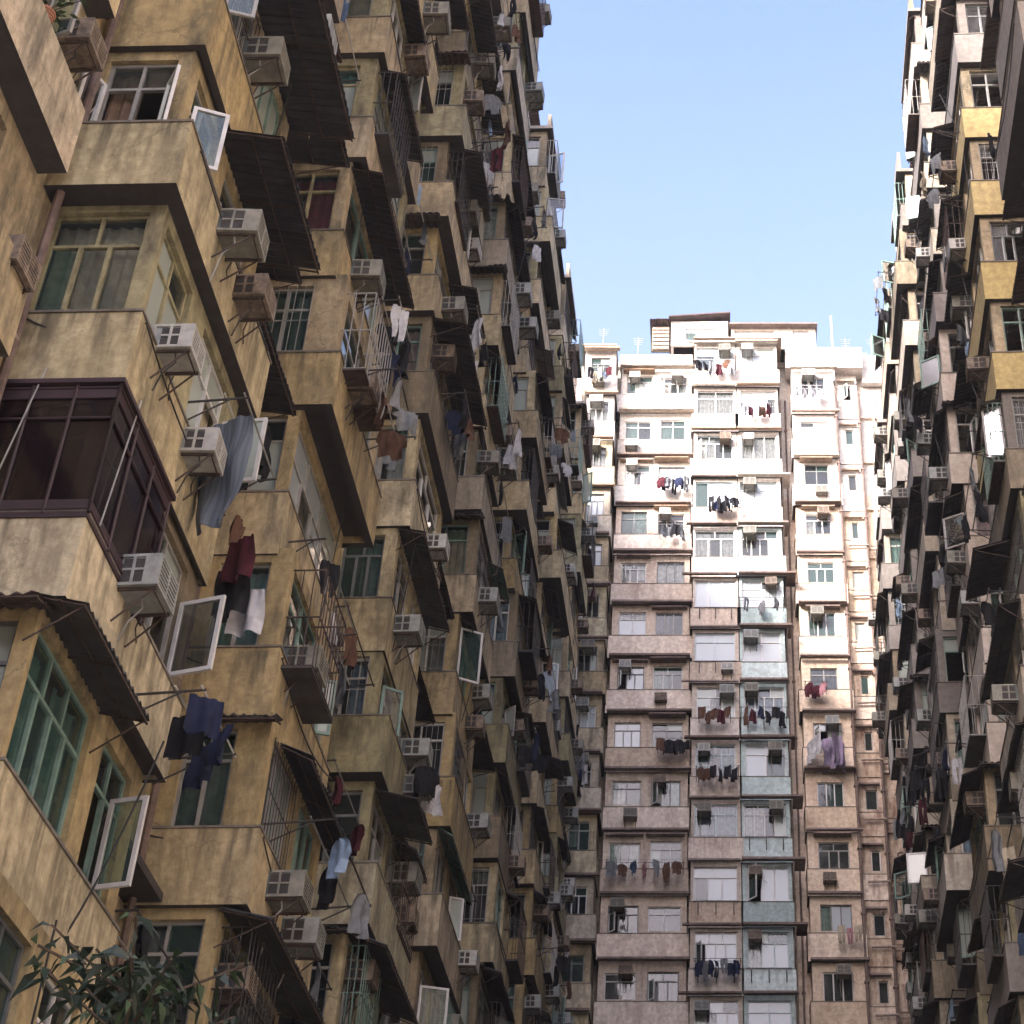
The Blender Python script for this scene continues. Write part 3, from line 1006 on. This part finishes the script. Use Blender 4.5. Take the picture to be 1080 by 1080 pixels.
        # rain pipe up the inner corner
        pm = MB()
        pa, pb = s0 - .22, .16
        pts = [F.P(pa, pb, 0.2 + i * 2.8) for i in range(0, int((ztop - .5) / 2.8) + 1)] + [F.P(pa, pb, ztop - .3)]
        pm.path(pts, .055, 'pipeiron', 8)
        for i in range(1, 18):
            pm.box(F, pa - .09, pa + .09, 0, pb + .02, i * 2.8 + 1.0, i * 2.8 + 1.06, 'rust')
        for q in range(JMIN, JMAX):
            zz = ZF + q * H + R.uniform(.1, .6)
            if R.random() < .7:
                pm.path([F.P(pa, pb + .03, zz - .15), F.P(pa - .5, .06, zz + .05), F.P(pa - R.uniform(.8, 2.0), .06, zz + .1)], R.choice([.03, .04]), R.choice(['pipe', 'pipeiron']), 6)
        B.part('drainpipe', F.P(pa, pb, 30), pm)
        if Lb > 2:
            pm = MB()
            pa2 = s0 + Lb + .15
            pm.path([F.P(pa2, .35, 0.2 + i * 2.8) for i in range(18)], .045, 'pipe', 7)
            B.part('drainpipe', F.P(pa2, .3, 30), pm)
    # roof slab, parapet and roof huts
    rf = MB()
    rf.box(F, -2, 66, -9, 0.0, ztop, ztop + .15, 'concrete')
    for bi, (s0, Lb) in enumerate(spans):
        rf.box(F, s0 - .15, s0 + Lb + .15, 0.002, DEP + .2, ztop + .003, ztop + .15, 'concrete', under='soffit')
        hh = R.uniform(.7, 1.2)
        rf.box(F, s0 - .1, s0 + Lb + .1, DEP, DEP + .12, ztop + .152, ztop + hh, R.choice(tint))
        rf.box(F, s0 + Lb + .15, (spans[bi + 1][0] if bi + 1 < len(spans) else 66) - .15, -.14, -.02, ztop + .152, ztop + 1.1, R.choice(tint))
        if R.random() < .75:
            hut = MB()
            q0 = s0 + R.uniform(0, 1.0)
            hut.box(F, q0, q0 + R.uniform(2, 2.9), -2.5, DEP - .9, ztop + .153, ztop + R.uniform(2.0, 2.7), R.choice(['white', 'tinpale', 'cream', 'tinrust']))
            hut.sheet(F, q0 - .2, q0 + 3.1, -2.6, ztop + 2.95, DEP - .6, ztop + 2.72, 'tinrust')
            B.part('roof_hut', F.P(q0, 0, ztop), hut)
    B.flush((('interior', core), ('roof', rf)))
    return F


ochre = Building('apartment_tower', 'long ochre apartment tower receding on one side with stacked window bays and open casements', 'apartment building', None)
LS = [(14.8, 3.6), (21.7, 3.5), (28.6, 3.3), (35.7, 3.1), (43.0, 3.0), (50.4, 3.0), (57.8, 2.9)]
OV = {
    (0, 2): dict(mat='ochre', pmat='sand', par=.34, dep=1.2, sill=1.0,
                 w0=[(.16, 1.16, dict(style='two', fmat='alu', curt='c_brown', open_={0: (1.95, -1, 'aluwhite', 'glassteal'), 1: (2.2, 1, 'aluwhite', 'glassteal')}))],
                 wf=[(.3, 1.3, dict(style='two', fmat='alu', open_=osash(0, 1.2, -1))), (1.8, 3.2, dict(style='three'))], aw=[(1.2, 3.7, .9)], aw0=False,
                 acs=[('f', 1.35, .62), ('f', 2.3, .45)], rack=False),
    (0, 3): dict(mat='tan', pmat='ochre', par=.1, aw=[(.2, 3.7, 1.0)], aw0=False, acs=[('f', 1.6, 1.5)], rack=False),
    (0, 1): dict(mat='olive', pmat='sand', par=.05, dep=1.35, sill=1.0,
                 w0=[(.06, 1.24, dict(style='three', fmat='olive', gmat='glassclear', curt='c_cream', z0=1.0, z1=2.62))],
                 wf=[(.15, 1.3, dict(style='two', fmat='olive', curt='c_cream')), (1.9, 3.2, dict(style='two', open_=osash(1, 1.45, 1, 'aluwhite', 'glassfrost')))], aw=[], aw0=False,
                 acs=[('f', .75, .95), ('f', 2.1, .55)], rack=False),
    (0, 0): dict(mat='brownish', pmat='sand', par=.08, dep=1.3, w0=[(.05, 1.2, dict(style='three', fmat='maroon', gmat='glassdark', curt=None))],
                 wf=[(.1, 1.5, dict(style='two', fmat='maroon', gmat='glassdark', curt=None)), (1.9, 3.2, dict(style='two', open_={1: (1.3, 1, 'aluwhite', 'glassdark')}))], aw=[], aw0=False,
                 acs=[('f', 1.35, .85)], rack=False),
    (0, -1): dict(mat='ochre', pmat='sand', par=.06, w0=[(.06, 1.0, dict(style='two', gmat='glassfrost', curt='c_cream'))],
                  wf=[(.1, 1.9, dict(style='four', fmat='alugreen', gmat='glassteal', curt='c_teal', z0=.85)), (2.3, 3.3, dict(style='two', open_=osash(0, 1.35, 1)))],
                  aw=[(-.25, 2.0, .55)], aw0=True, acs=[], rack=False),
    (0, -2): dict(mat='ochre', pmat='ochre', par=.04, wf=[(.3, 1.4, dict(style='two')), (1.9, 2.9, dict(style='two', fmat='aluwhite', open_=osash(0, 1.4, 1, 'aluwhite', 'glassfrost')))],
                  aw=[], acs=[], rack=(1.0, 2.0, 1.2, .9, 0)),
    (1, 0): dict(mat='ochre', pmat='ochre', par=.1, w0=[(.35, 1.05, dict(style='two', fmat='alu', curt='c_grey'))], aw=[(.5, 3.6, .5)], acs=[('f', .9, .35), ('f', 1.9, .15)], aw0=True),
    (1, 1): dict(mat='ochre', pmat='ochre', par=.05, w0=[(.35, 1.1, dict(style='two', curt='c_teal', fmat='alu'))], aw=[], acs=[('f', .7, 1.0), ('f', 1.5, .8)]),
    (1, 2): dict(mat='ochre', pmat='ochre', par=.04, w0=[(.12, 1.15, dict(style='two', gmat='glassdark', fmat='alu', curt=None))],
                 wf=[(.1, 3.3, dict(style='four', fmat='alu', gmat='glasspale', curt='c_cream', z0=.5))], aw=[], acs=[], rack=(.4, 3.0, .4, .6, 2)),
    (1, 3): dict(mat='tan', pmat='ochre', par=.14, w0=[(.15, 1.0, dict(style='two', fmat='alu', curt='c_grey', grille='alu'))], aw=[], acs=[('f', .8, .8)]),
    (1, 4): dict(mat='tan', pmat='ochre', par=.08, w0=[(.12, 1.12, dict(style='two', fmat='sand', curt='c_red'))], aw=[(0, 3.4, .6)], acs=[('f', 1.0, .7)], rack=(1.2, 2.8, .5, .9, 4)),
    (1, 5): dict(mat='olive', pmat='tan', par=.12, w0=[(.12, 1.1, dict(style='two', fmat='sand', curt='c_teal'))], aw=[(.2, 2.4, .5)]),
    (1, 6): dict(mat='olive', pmat='tan', par=.14, w0=[(.12, 1.1, dict(style='two', fmat='alu', curt='c_cream'))]),
    (1, -1): dict(mat='ochre', pmat='ochre', par=.1, w0=[(.12, 1.1, dict(style='two', fmat='alu', curt='c_grey'))], acs=[('f', .5, 1.7), ('f', 1.4, .9)], aw=[(-.1, 3.4, .7)]),
}
FL = tower(ochre, (-6.8, 0, 0), NR, LS, ['ochre', 'tan', 'tan', 'sand', 'olive', 'brownish'], 'ochre tower', OV)

dark = Building('apartment_tower', 'tall apartment tower on the opposite side with cream and yellow parapets under dark tin awnings', 'apartment building', None)
RS = [(21.6, 3.2), (31.0, 3.6), (38.0, 3.6), (45.0, 3.3), (52.0, 3.1), (59.0, 3.0)]
OVR = {(0, j): dict(aw=[], aw0=False, acs=[], rack=False) for j in range(JMIN, JMAX)}
for j in (6, 7, 8, 9):
    OVR[(1, j)] = dict(mat='tan', pmat='yellow', par=.12, aw=[(1.8, 3.6, .6)], aw0=False, dep=1.25)
for j in (4, 5, 6, 7, 8):
    OVR[(2, j)] = dict(mat='offwhite', pmat='offwhite', par=.08)
FR = tower(dark, (5.75, 0, 0), -NR, RS, ['offwhite', 'cream', 'grey', 'cream', 'white', 'tan'], 'dark tower', OVR)

# ------------------------------------------------------------------ the end block
DE = 66.0
end = Building('apartment_block', 'pale pink and white apartment block closing the courtyard, with pale blue balcony panels', 'apartment building', None)
FE = Fr((0, DE + 1.0, 0), (1, 0, 0), (0, -1, 0))
core = MB()
core.box(FE, -12, 14, -12, -1.2, 0, 61.0, 'room')
ZE = 35.25 + CAMZ             # ledge level k = 0 of the centre bay
HE = 2.74


def endcol(name, x0, x1, dep, zo, ks, wins, style):
    G0 = FE.at(x0, 0, 0)
    L = x1 - x0
    for k in ks:
        z = ZE + zo + k * HE
        G = G0.at(0, 0, z)
        up = (k >= 5)  # upper storeys whitened: sun glare put into wall and ledge colours
        row = 9 - k
        where = '%s of end block, %s row from roof' % (name, ['top', 'second', 'third', 'fourth', 'fifth', 'sixth', 'seventh', 'eighth', 'ninth', 'tenth', 'eleventh', 'twelfth', 'thirteenth', 'fourteenth'][max(0, min(13, row - 1))])
        if style == 'blue':
            pm = 'white' if k >= 5 else R.choice(['paleblue', 'seagreen', 'paleblue']); mt = 'white' if k >= 5 else 'paleblue'
        elif style == 'yellow':
            pm = mt = ('white' if k >= 7 else R.choice(['cream', 'sand', 'tan']))
        elif style == 'right':
            pm = mt = ('white' if k >= 6 else R.choice(['peach', 'pink', 'peach']))
        elif style == 'strip':
            pm = mt = ('white' if k >= 6 else 'peach' if k > 2 else 'dirtypink')
        elif style == 'centre':
            pm = 'white' if k >= 6 else R.choice(['pink', 'offwhite', 'pinkgrey']); mt = 'white' if k >= 4 else 'offwhite'
        else:
            pm = mt = ('white' if k >= 6 else R.choice(['pink', 'pinkgrey', 'pink']))
        wf = []
        for (a0, a1) in wins:
            a0 += R.uniform(-.05, .08); a1 += R.uniform(-.08, .05)
            if style in ('blue', 'centre'):
                kw = dict(style=R.choice(['three', 'four', 'two', 'slide']), fmat=R.choice(['aluwhite', 'aluwhite', 'alublue']), gmat=R.choice(['glasspale', 'glasspale', 'glassclear']),
                          curt=R.choice(['c_white', 'c_white', 'c_grey', 'c_blue', None]), z0=.95, z1=2.45)
            elif style == 'strip':
                kw = dict(style='one', z0=1.15, z1=2.05, curt=None)
            else:
                kw = dict(style=R.choice(['three', 'two', 'slide', 'three']), fmat=R.choice(['aluwhite', 'alu', 'aluwhite', 'aludark']), z0=1.05 + R.uniform(-.05, .1), z1=2.2 + R.uniform(-.05, .12),
                          gmat=R.choice(['glasspale', 'glassclear', 'glassdark', 'glassteal']), curt=R.choice(['c_white', 'c_white', 'c_grey', None, None]))
            if R.random() < .12:
                kw['open_'] = osash(0, R.uniform(.8, 1.4), -1)
            wf.append((a0, a1, kw))
        bay_floor(end, G, L, dep, HE, mt, pm, wf=wf, par=(.05 if style == 'strip' else R.choice([.06, .1, .14])), sill=.95 if style in ('blue', 'centre') else 1.02, under='soffit')
        FO = G.at(0, dep, 0)
        # ledge slab above the windows
        lm = MB()
        dk = 'ledge' if k < 5 else R.choice(['rustledge', 'offwhite', 'ledge'] if k < 7 else ['offwhite', 'rustledge'])
        if style == 'blue' and k < 8:
            ex = R.choice([.45, .55, .3]) if k in (4, 3, 2, 0, -1, -3) or R.random() < .5 else .1
            lm.box(FO, -.02, L + ex, .16, .40, HE - .14, HE - .05, dk, j=.01)
            lm.box(FO, L + .15, L + ex, -.7, .158, HE - .14, HE - .05, dk, j=.005)
        elif style == 'centre':
            lm.box(FO, -R.choice([.1, .45, .3]), L - .03, .16, R.uniform(.24, .4), HE - .13, HE - .05, dk, j=.01)
        elif style == 'strip':
            lm.box(FO, .1, L - .1, .06, .22, 2.2, 2.28, 'rustledge' if k > 3 else 'ledge')
        else:
            lm.box(FO, -.05, L + R.choice([.05, .2]), .15, R.uniform(.3, .45), HE - .15, HE - .06, dk, j=.01)
            if style in ('right', 'pink'):
                for (a0, a1) in wins:
                    if R.random() < .6:
                        lm.box(FO, a0 - .15, a1 + .15, .002, R.uniform(.25, .45), 2.42, 2.47, dk if k < 5 else 'rustledge')
        end.part('ledge', FO.P(L / 2, .2, HE), lm)
        # air conditioners
        for (a0, a1) in wins:
            if R.random() < (.62 if style != 'strip' else .0):
                air_con(FO, R.choice([a0 + .35, a1 - .4, a0 + .4]), R.choice([1.95, 1.9, 2.0, .35] if style != 'blue' else [2.0, 1.95]), where, b=.0)
        # laundry
        if k == 'x':
            pass
        lk = LAU.get((style, k))
        if lk is None and R.random() < {'pink': .2, 'right': .08, 'centre': .1, 'yellow': .12, 'blue': .06, 'strip': 0}[style]:
            a0, a1 = R.choice(wins)
            lk = (a0 - .1, a1 + .1, R.randint(3, 6), None, None)
        if lk:
            rack(FO, lk[0], lk[1], 1.0 if style != 'x' else 0, .75, where, n=lk[2], cols=lk[3], kinds=lk[4], turn=(.3, 1.2))
        if style in ('blue', 'centre') and k < 5 and R.random() < (.35 if style == 'blue' else .6):   # small iron pegs and rail on the parapet
            rm = MB()
            for a in (.3, L * .5, L - .3):
                rm.tube(FO.P(a, .16, .35), FO.P(a, .16, .85), .02, 'iron', 5)
            rm.tube(FO.P(.1, .17, .92), FO.P(L - .1, .17, .92), .015, 'iron', 5)
            end.part('railing', FO.P(L / 2, 0, .8), rm)


LAU = {('blue', 7): (.2, 1.6, 5, ['maroon', 'white', 'maroon', 'brown'], ['towel', 'shirt']),
       ('centre', 5): (.7, 2.0, 7, ['black', 'navy'], ['shirt', 'trousers']),
       ('pink', 6): (1.9, 3.3, 7, ['black', 'grey', 'maroon', 'olive', 'navy'], ['shirt', 'trousers']),
       ('pink', 5): (2.0, 3.2, 4, ['grey', 'black'], ['shirt', 'towel']),
       ('right', 8): (.1, 1.4, 4, ['white', 'cream'], ['shirt', 'towel']),
       ('right', 2): (.1, 1.0, 3, ['red', 'maroon', 'pink'], ['shirt']),
       ('right', 1): (.2, 1.5, 5, ['pale blue', 'navy', 'lilac', 'white', 'pale blue'], ['sheet', 'shirt', 'towel']),
       ('centre', 1): (.3, 1.6, 5, ['brown', 'brown', 'maroon'], ['shirt', 'towel']),
       ('centre', 0): (.2, 1.9, 6, ['black', 'brown'], ['shirt', 'towel']),
       ('pink', 1): (2.1, 3.3, 6, ['black', 'maroon', 'brown'], ['shirt', 'towel']),
       ('pink', -1): (.2, 3.2, 7, ['grey', 'denim blue', 'brown', 'pink'], ['shirt', 'trousers']),
       ('centre', -3): (.2, 1.9, 7, ['navy', 'grey', 'black'], ['shirt', 'trousers']),
       ('right', -2): (1.0, 1.9, 3, ['pink', 'pink', 'cream'], ['towel', 'trousers'])}
KS = range(-5, 9)
LOWS = range(-5, 9)
endcol('ochre corner bay', -6.0, -4.55, 1.9, -.8, LOWS, [(.3, 1.2)], 'yellow')
endcol('double-window bay', -4.3, -.95, 1.0, -1.15, range(-4, 9), [(.25, 1.45), (1.85, 3.1)], 'pink')
endcol('centre bay', -.80, 1.18, 1.55, 0, KS, [(.12, 1.86)], 'centre')
endcol('blue-panelled bay', 1.22, 3.15, 1.55, 0, KS, [(.12, 1.80)], 'blue')
endcol('far bay', 3.85, 5.85, 1.0, -1.15, range(-4, 9), [(.4, 1.6)], 'right')
endcol('narrow window strip', 5.95, 7.0, .55, -1.15, range(-4, 9), [(.38, .82)], 'strip')
# plain walls between the columns, and the pipe-covered strip at the end
W = end.wall
ztop = ZE + 9 * HE
for (x0, x1, b, m) in ((-12, -6.0, .2, 'tan'), (-4.55, -4.3, .0, 'cream'), (-.95, -.80, .0, 'pinkgrey'), (3.15, 3.85, .0, 'pink'), (5.85, 5.95, 0, 'pinkgrey'), (7.0, 8.6, .15, 'dirtypink'), (8.6, 14, -.3, 'dirtypink')):
    n_ = 9
    for q in range(21):
        z0 = ZE + (q - 12) * HE
        mm = m if q < 18 else 'white'  # top storeys white here too, the glare put into the colour
        if x0 == 7.0:
            mm = 'dirtypink' if q < 15 else 'peach' if q < 18 else 'white'
        W.box(FE, x0, x1, -1.2, b, max(0, z0), z0 + HE, mm)
W.box(FE, -12, 14, -1.2, -.4, 0, ZE - 5 * HE - 1.0, 'pinkgrey')
# string courses and pipes on the strip
for k in range(-5, 9):
    z = ZE + k * HE
    lm = MB()
    lm.box(FE, 7.0, 8.6, .152, .30, z - .9, z - .78, 'dirtypink' if k < 5 else 'peach', j=.01)
    end.part('ledge', FE.P(7.8, .2, z), lm)
    if k < 6:
        pm = MB()
        pm.path([FE.P(6.2, .75, z - .55), FE.P(7.05, .75, z - .52), FE.P(7.1, .4, z - .52), FE.P(8.4, .38, z - .48)], .05, 'pipe', 7)
        pm.path([FE.P(7.2, .3, z - .25), FE.P(8.5, .3, z - .22)], .035, 'pipe', 6)
        if k % 2:
            pm.path([FE.P(7.5, .33, z - .25), FE.P(7.5, .33, z + .9), FE.P(7.9, .33, z + 1.0)], .035, 'pipeiron', 6)
        end.part('drainpipe', FE.P(7.5, .3, z), pm)
for (x, b, r, m) in ((5.9, 1.12, .06, 'pipeiron'), (7.03, .64, .06, 'pipeiron'), (7.75, .38, .055, 'pipe'), (8.5, .3, .06, 'pipe'), (3.3, .1, .05, 'pipe'), (3.55, .1, .045, 'pipeiron'), (-4.42, .1, .045, 'pipe'), (2.0, .1, 0, ''), ):
    if r:
        pm = MB()
        pts = [FE.P(x + (i % 2) * .01, b, .3 + i * 2.8) for i in range(22)]
        pm.path(pts, r, m, 7)
        for i in range(21):
            pm.box(FE, x - r - .03, x + r + .03, b - r - .02, b + r + .02, 1.2 + i * 2.8, 1.28 + i * 2.8, m)
        end.part('drainpipe', FE.P(x, b, 45), pm)

# roof line
rf = MB()
rf.box(FE, -12, 14, -12, .2, ztop - .28, ztop, 'offwhite')
rf.box(FE, -4.4, -.9, .21, 1.1, ztop - 1.145, ztop - .32, 'white')
rf.box(FE, 3.6, 7.3, .21, 1.12, ztop - 1.145, ztop + .15, 'white')
rf.box(FE, 7.3, 12, .21, .55, ztop - 1.6, ztop + .15, 'white')
rf.box(FE, -6.2, -4.5, .21, 2.3, ztop - .80 + .005, ztop - .70, 'rustledge', under='soffit')
rf.box(FE, -.85, 3.4, .21, 1.95, ztop + .002, ztop + .08, 'rustledge')


def hut(x0, x1, b0, b1, h, wins, mat='white', roof='tinrust', slope=.25, over=.25):
    m = MB()
    G = FE.at(x0, b1, ztop + .1)
    L = x1 - x0
    wall_face(m, G, 0, L, 0, h, [(a, b, c, d) for (a, b, c, d) in wins], mat, .12)
    m.box(FE, x0, x0 + .12, b0, b1 - .121, ztop + .1, ztop + .1 + h, mat)
    m.box(FE, x1 - .12, x1, b0, b1 - .121, ztop + .1, ztop + .1 + h, mat)
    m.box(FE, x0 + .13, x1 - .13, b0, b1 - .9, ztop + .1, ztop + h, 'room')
    G2 = Fr(FE.P(x0 - over, b0, ztop + .1), FE.u, FE.n)
    k = len(m.v)
    # sloping tin roof, high on one side
    for i in (0, 1):
        for b in (0, b1 - b0 + .35):
            a = 0 if i == 0 else L + 2 * over
            zz = h + (0.02 if i == 0 else slope)
            for t in (0, -.07):
                m.v.append(tuple(G2.P(a, b, zz + t + .06)))
    idx = [(0, 4, 6, 2), (1, 3, 7, 5), (0, 1, 5, 4), (2, 6, 7, 3), (0, 2, 3, 1), (4, 5, 7, 6)]
    for q in idx:
        m.f.append(tuple(k + t for t in q)); m.m.append(m.mi(roof))
    end.part('roof_hut', FE.P((x0 + x1) / 2, b1, ztop + 1), m)
    for (a, b, c, d) in wins:
        window(end, G, a, b, c, d, style='three', fmat='aluwhite', gmat='glasspale', curt='c_white')


hut(-1.95, .82, -3, 1.3, 1.6, [(.7, 2.3, .35, 1.15)], 'white', 'tinrust', .28, .12)
hut(.98, 5.1, -3, 1.1, 1.3, [(.15, 2.1, .2, 1.15), (3.0, 3.8, .15, 1.15)], 'offwhite', 'ledge', .02, .1)
hut(5.4, 7.6, -3, -.5, .7, [(.4, 1.2, .15, .6)], 'white', 'offwhite', .05, .1)
# the louvred flank of the roof hut
lv = MB()
for i in range(6):
    lv.box(FE, -2.85, -2.06, 1.0 - i * .01, 1.05 + .05, ztop + .1 + i * .25, ztop + .26 + i * .25, 'pipe')
lv.box(FE, -2.9, -2.055, .85, .94, ztop + .1, ztop + 1.6, 'brownish')
lv.sheet(FE, -3.0, -1.95, -1, ztop + 1.72, 1.5, ztop + 1.70, 'tinrust')
end.part('louvre', FE.P(-2.5, 1, ztop + 1), lv)
# vertical mast pipes above the roof
pm = MB()
pm.path([FE.P(5.9, 1.13, ztop - 2), FE.P(5.9, 1.13, ztop + 2.2)], .05, 'white', 6)
end.part('vent_pipe', FE.P(5.9, 1.1, ztop), pm)
for (x, b, hh) in ((-3.6, .6, 1.3), (-2.4, -1, 1.6), (.2, 0, 3.2), (2.6, .3, 2.6), (4.2, -.5, 2.9), (6.6, .3, 1.5), (7.9, 0, 1.8), (-5.3, .9, 1.6)):
    am_ = MB()
    am_.tube(FE.P(x, b, ztop - .8), FE.P(x + .03, b, ztop + hh), .018, 'alu', 5)
    for q in range(4):
        am_.tube(FE.P(x - .25 + q * .03, b, ztop + hh - .1 - q * .13), FE.P(x + .3 - q * .03, b, ztop + hh - .1 - q * .13), .009, 'alu', 4)
    end.part('aerial', FE.P(x, b, ztop + 1), am_)
tk = MB()
tk.box(FE, 6.2, 7.1, -.6, .2, ztop + .01, ztop + .75, 'tinpale', j=.01)
end.part('water_tank', FE.P(6.6, 0, ztop), tk)
end.flush((('interior', core), ('roof', rf)))
FEO = FE

# planter box, pink panel and such on the end block
gpot = MB()

# ------------------------------------------------------------------ unseen block added behind the camera, its height set for the shade it gives
back = Building('apartment_block', 'plain tan apartment block added unseen behind the viewpoint for its shade', 'apartment building', None)
FB = Fr((0, -24, 0), (-1, 0, 0), (0, 1, 0))
HB = 22
for q in range(8):
    z = q * 2.8
    wall_face(back.wall, FB, -14, 14, z, z + 2.8, [(a, a + 1.6, z + 1, z + 2.4) for a in range(-12, 12, 3)], 'tan')
back.wall.box(FB, -14, 14, -10, -.8, 0, 22.3, 'brownish')
back.flush()

# ------------------------------------------------------------------ near-side hand-placed details, ochre tower
# big dark cage over the nearest bay
def zf(j):
    return ZF + j * H


G = FL.at(14.8, 0, zf(0))
cg = MB()
cd = 1.3 + .10
F0 = G.side0(0).at(0, .10, 0)
FOc = G.at(0, cd, 0)
cgp = MB()
for FF, L in ((F0, cd), (FOc, 1.9)):
    x0 = 0 if FF is F0 else -.1
    cg.box(FF, x0, L - .021 if FF is F0 else L, -.03, 0, 1.0, 1.12, 'maroon')
    cg.box(FF, x0, L - .021 if FF is F0 else L, -.03, 0, 2.48, 2.62, 'maroon')
    cgp.face([FF.P(x0, -.02, 1.1), FF.P(L - .02, -.02, 1.1), FF.P(L - .02, -.02, 2.5), FF.P(x0, -.02, 2.5)], 'cageglass')
    n_ = 3
    for i in range(n_ + 1):
        a = x0 + (L - x0) * i / n_
        cg.tube(FF.P(a, .0, .95), FF.P(a, .0, 2.66), .02, 'maroon', 6)
    for c in (1.0, 2.2, 2.62):
        cg.tube(FF.P(x0, .0, c), FF.P(L, .0, c), .018, 'maroon', 6)
    cg.tube(FF.P(x0 + .3, .02, 1.0), FF.P(x0 + .55, .02, 2.9), .010, 'alu', 5)
cg.box(Fr(G.P(-.1, 0, 0), G.u, G.n), 0, 2.0, .0, cd, .9, .97, 'maroon')
cg.box(Fr(G.P(-.15, 0, 0), G.u, G.n), 0, 2.1, .0, cd + .05, 2.66, 2.72, 'maroon')
o = cg.build('window_cage'); link(bpy.data.objects.new('panel', cgp.mesh('panel')), parent=o); o['label'] = 'big dark maroon metal cage boxing in the balcony of the nearest ochre bay'; o['category'] = 'window cage'

# blanket and other hung cloth in the gap after the nearest bay
GB = FL.at(18.4, 1.25, zf(0))
def hang(kind, col, a, b, z, rot, where):
    garment(kind, col, Fr(FL.P(a, b, z), D, NR).matrix(0, 0, 0) @ Matrix.Rotation(rot, 4, 'Z'), where)


hang('blanket', 'slate', 17.3, 1.72, 16.15, 1.15, 'hung high beside the dark maroon cage')
hang('towel', 'maroon', 18.1, 1.85, 14.9, 1.0, 'between the slate blanket and the ochre wall')
hang('towel', 'black', 18.25, 1.80, 14.5, 1.2, 'below the maroon towel, next to the slate blanket')
hang('towel', 'white', 18.45, 1.95, 14.35, 1.3, 'low beside the slate blanket')
rack(FL.at(0, 1.25, 0), 16.9, 18.5, 16.1, .75, 'ochre tower, carrying the slate blanket', n=0)
rack(FL.at(0, 1.25, 0), 17.0, 18.4, 12.0, .9, 'ochre tower, below the maroon cage', n=4, cols=['maroon', 'black', 'brown', 'navy'], kinds=['towel', 'towel'])

# leafy young tree by the foot of the ochre tower
tr = bpy.data.objects.new('tree', None); link(tr, 'dark young tree with long drooping leaves at the foot of the ochre tower', 'tree')
tb, tf = MB(), MB()
bx, by = -5.05, 15.3
tb.path([(bx + .1, by, 0), (bx + .03, by, 3), (bx, by, 7.9)], .07, 'bark', 7)
rr = random.Random(3)
for i in range(60):
    t = rr.uniform(0, 6.28); zz = rr.uniform(5.6, 8.3)
    p0 = Vector((bx, by, min(zz, 7.9))); L_ = rr.uniform(.35, 1.15)
    d = Vector((math.cos(t), math.sin(t), rr.uniform(.1, .9))).normalized()
    p1 = p0 + d * L_
    tb.tube(p0, p1, .014, 'bark', 4)
    for q in range(16):
        f = rr.uniform(.25, 1.05)
        b_ = p0.lerp(p1, f)
        a2 = rr.uniform(0, 6.28)
        dd = Vector((math.cos(a2), math.sin(a2), rr.uniform(-1.2, .3))).normalized()
        l = rr.uniform(.12, .38); w = rr.uniform(.02, .05)
        sd = dd.cross(Vector((rr.uniform(-1, 1), rr.uniform(-1, 1), .4))).normalized() * w
        mid = b_ + dd * l * .5 + Vector((0, 0, .03)); tip = b_ + dd * l + Vector((0, 0, -.06))
        tf.face([b_, mid + sd, tip, mid - sd], rr.choice(['leafdark', 'leafdark', 'leafdark', 'leaf']))
tb.build('trunk', tr); tf.build('crown', tr)

potted(FL, 13.0, .2, zf(2) + .96, 'on a shelf high on the ochre tower', .45, n=90)

# ------------------------------------------------------------------ thin city haze
hz = bpy.data.materials.new('haze'); hz.use_nodes = True
hz.node_tree.nodes.clear()
ho = hz.node_tree.nodes.new('ShaderNodeOutputMaterial'); hv = hz.node_tree.nodes.new('ShaderNodeVolumePrincipled')
hv.inputs['Color'].default_value = (0.93, 0.95, 1.0, 1); hv.inputs['Density'].default_value = HAZE
hv.inputs['Anisotropy'].default_value = 0.2
hz.node_tree.links.new(hv.outputs[0], ho.inputs['Volume'])
MATS['haze'] = hz
if HAZE > 0:
    hb = MB(); hb.box(WORLD, -405, 405, -405, 505, -1.5, 68, 'haze'); HZO = hb.build('haze', kind='stuff')

# ------------------------------------------------------------------ drop what the picture does not show, then name what is left
bpy.context.view_layer.update()
dg = bpy.context.evaluated_depsgraph_get()
cl = Vector((0, 0, CAMZ))


def seen(o):
    bb = [o.matrix_world @ Vector(c) for c in o.bound_box]
    c = sum(bb, Vector()) / 8
    pts = [c] + [c.lerp(b, f) for b in bb for f in (.45, .85)]
    hit = 0
    for p in pts:
        q = proj(p)
        if not q or not (0 <= q[0] <= S and 0 <= q[1] <= S):
            continue
        d = p - cl; L = d.length
        ok, loc, nrm, idx, ob, mw = scene.ray_cast(dg, cl, d / L, distance=L + .3)
        if (not ok) or ob is o or ob.parent is o or (loc - p).length < .03:
            hit += 1
            if hit >= 2:
                return True
    return False


keep, drop = [], []
for t in ACS:
    (keep if seen(t[0]) else drop).append(t)
for t in drop:
    for ch in list(t[0].children):
        bpy.data.objects.remove(ch)
    bpy.data.objects.remove(t[0])
seenlab = {}
for (o, p, kind, look, where) in keep:
    w = where.replace('on the ', '', 1) if where.startswith('on the ') else where
    lab = {'air conditioner': '%s air conditioner, %s', 'rack': '%s rack, %s'}.get(kind, '%s, %s') % (look, w)
    seenlab.setdefault(lab, []).append((o, p))
for lab, lst in seenlab.items():
    if len(lst) > 1:
        lst.sort(key=lambda t: -proj(t[1])[1])
        for i, (o, p) in enumerate(lst):
            o['label'] = ['lower ', 'upper ', 'third ', 'fourth ', 'fifth '][min(i, 4)] + lab
    else:
        lst[0][0]['label'] = lab
print('THINGS kept', len(keep), 'dropped', len(drop))
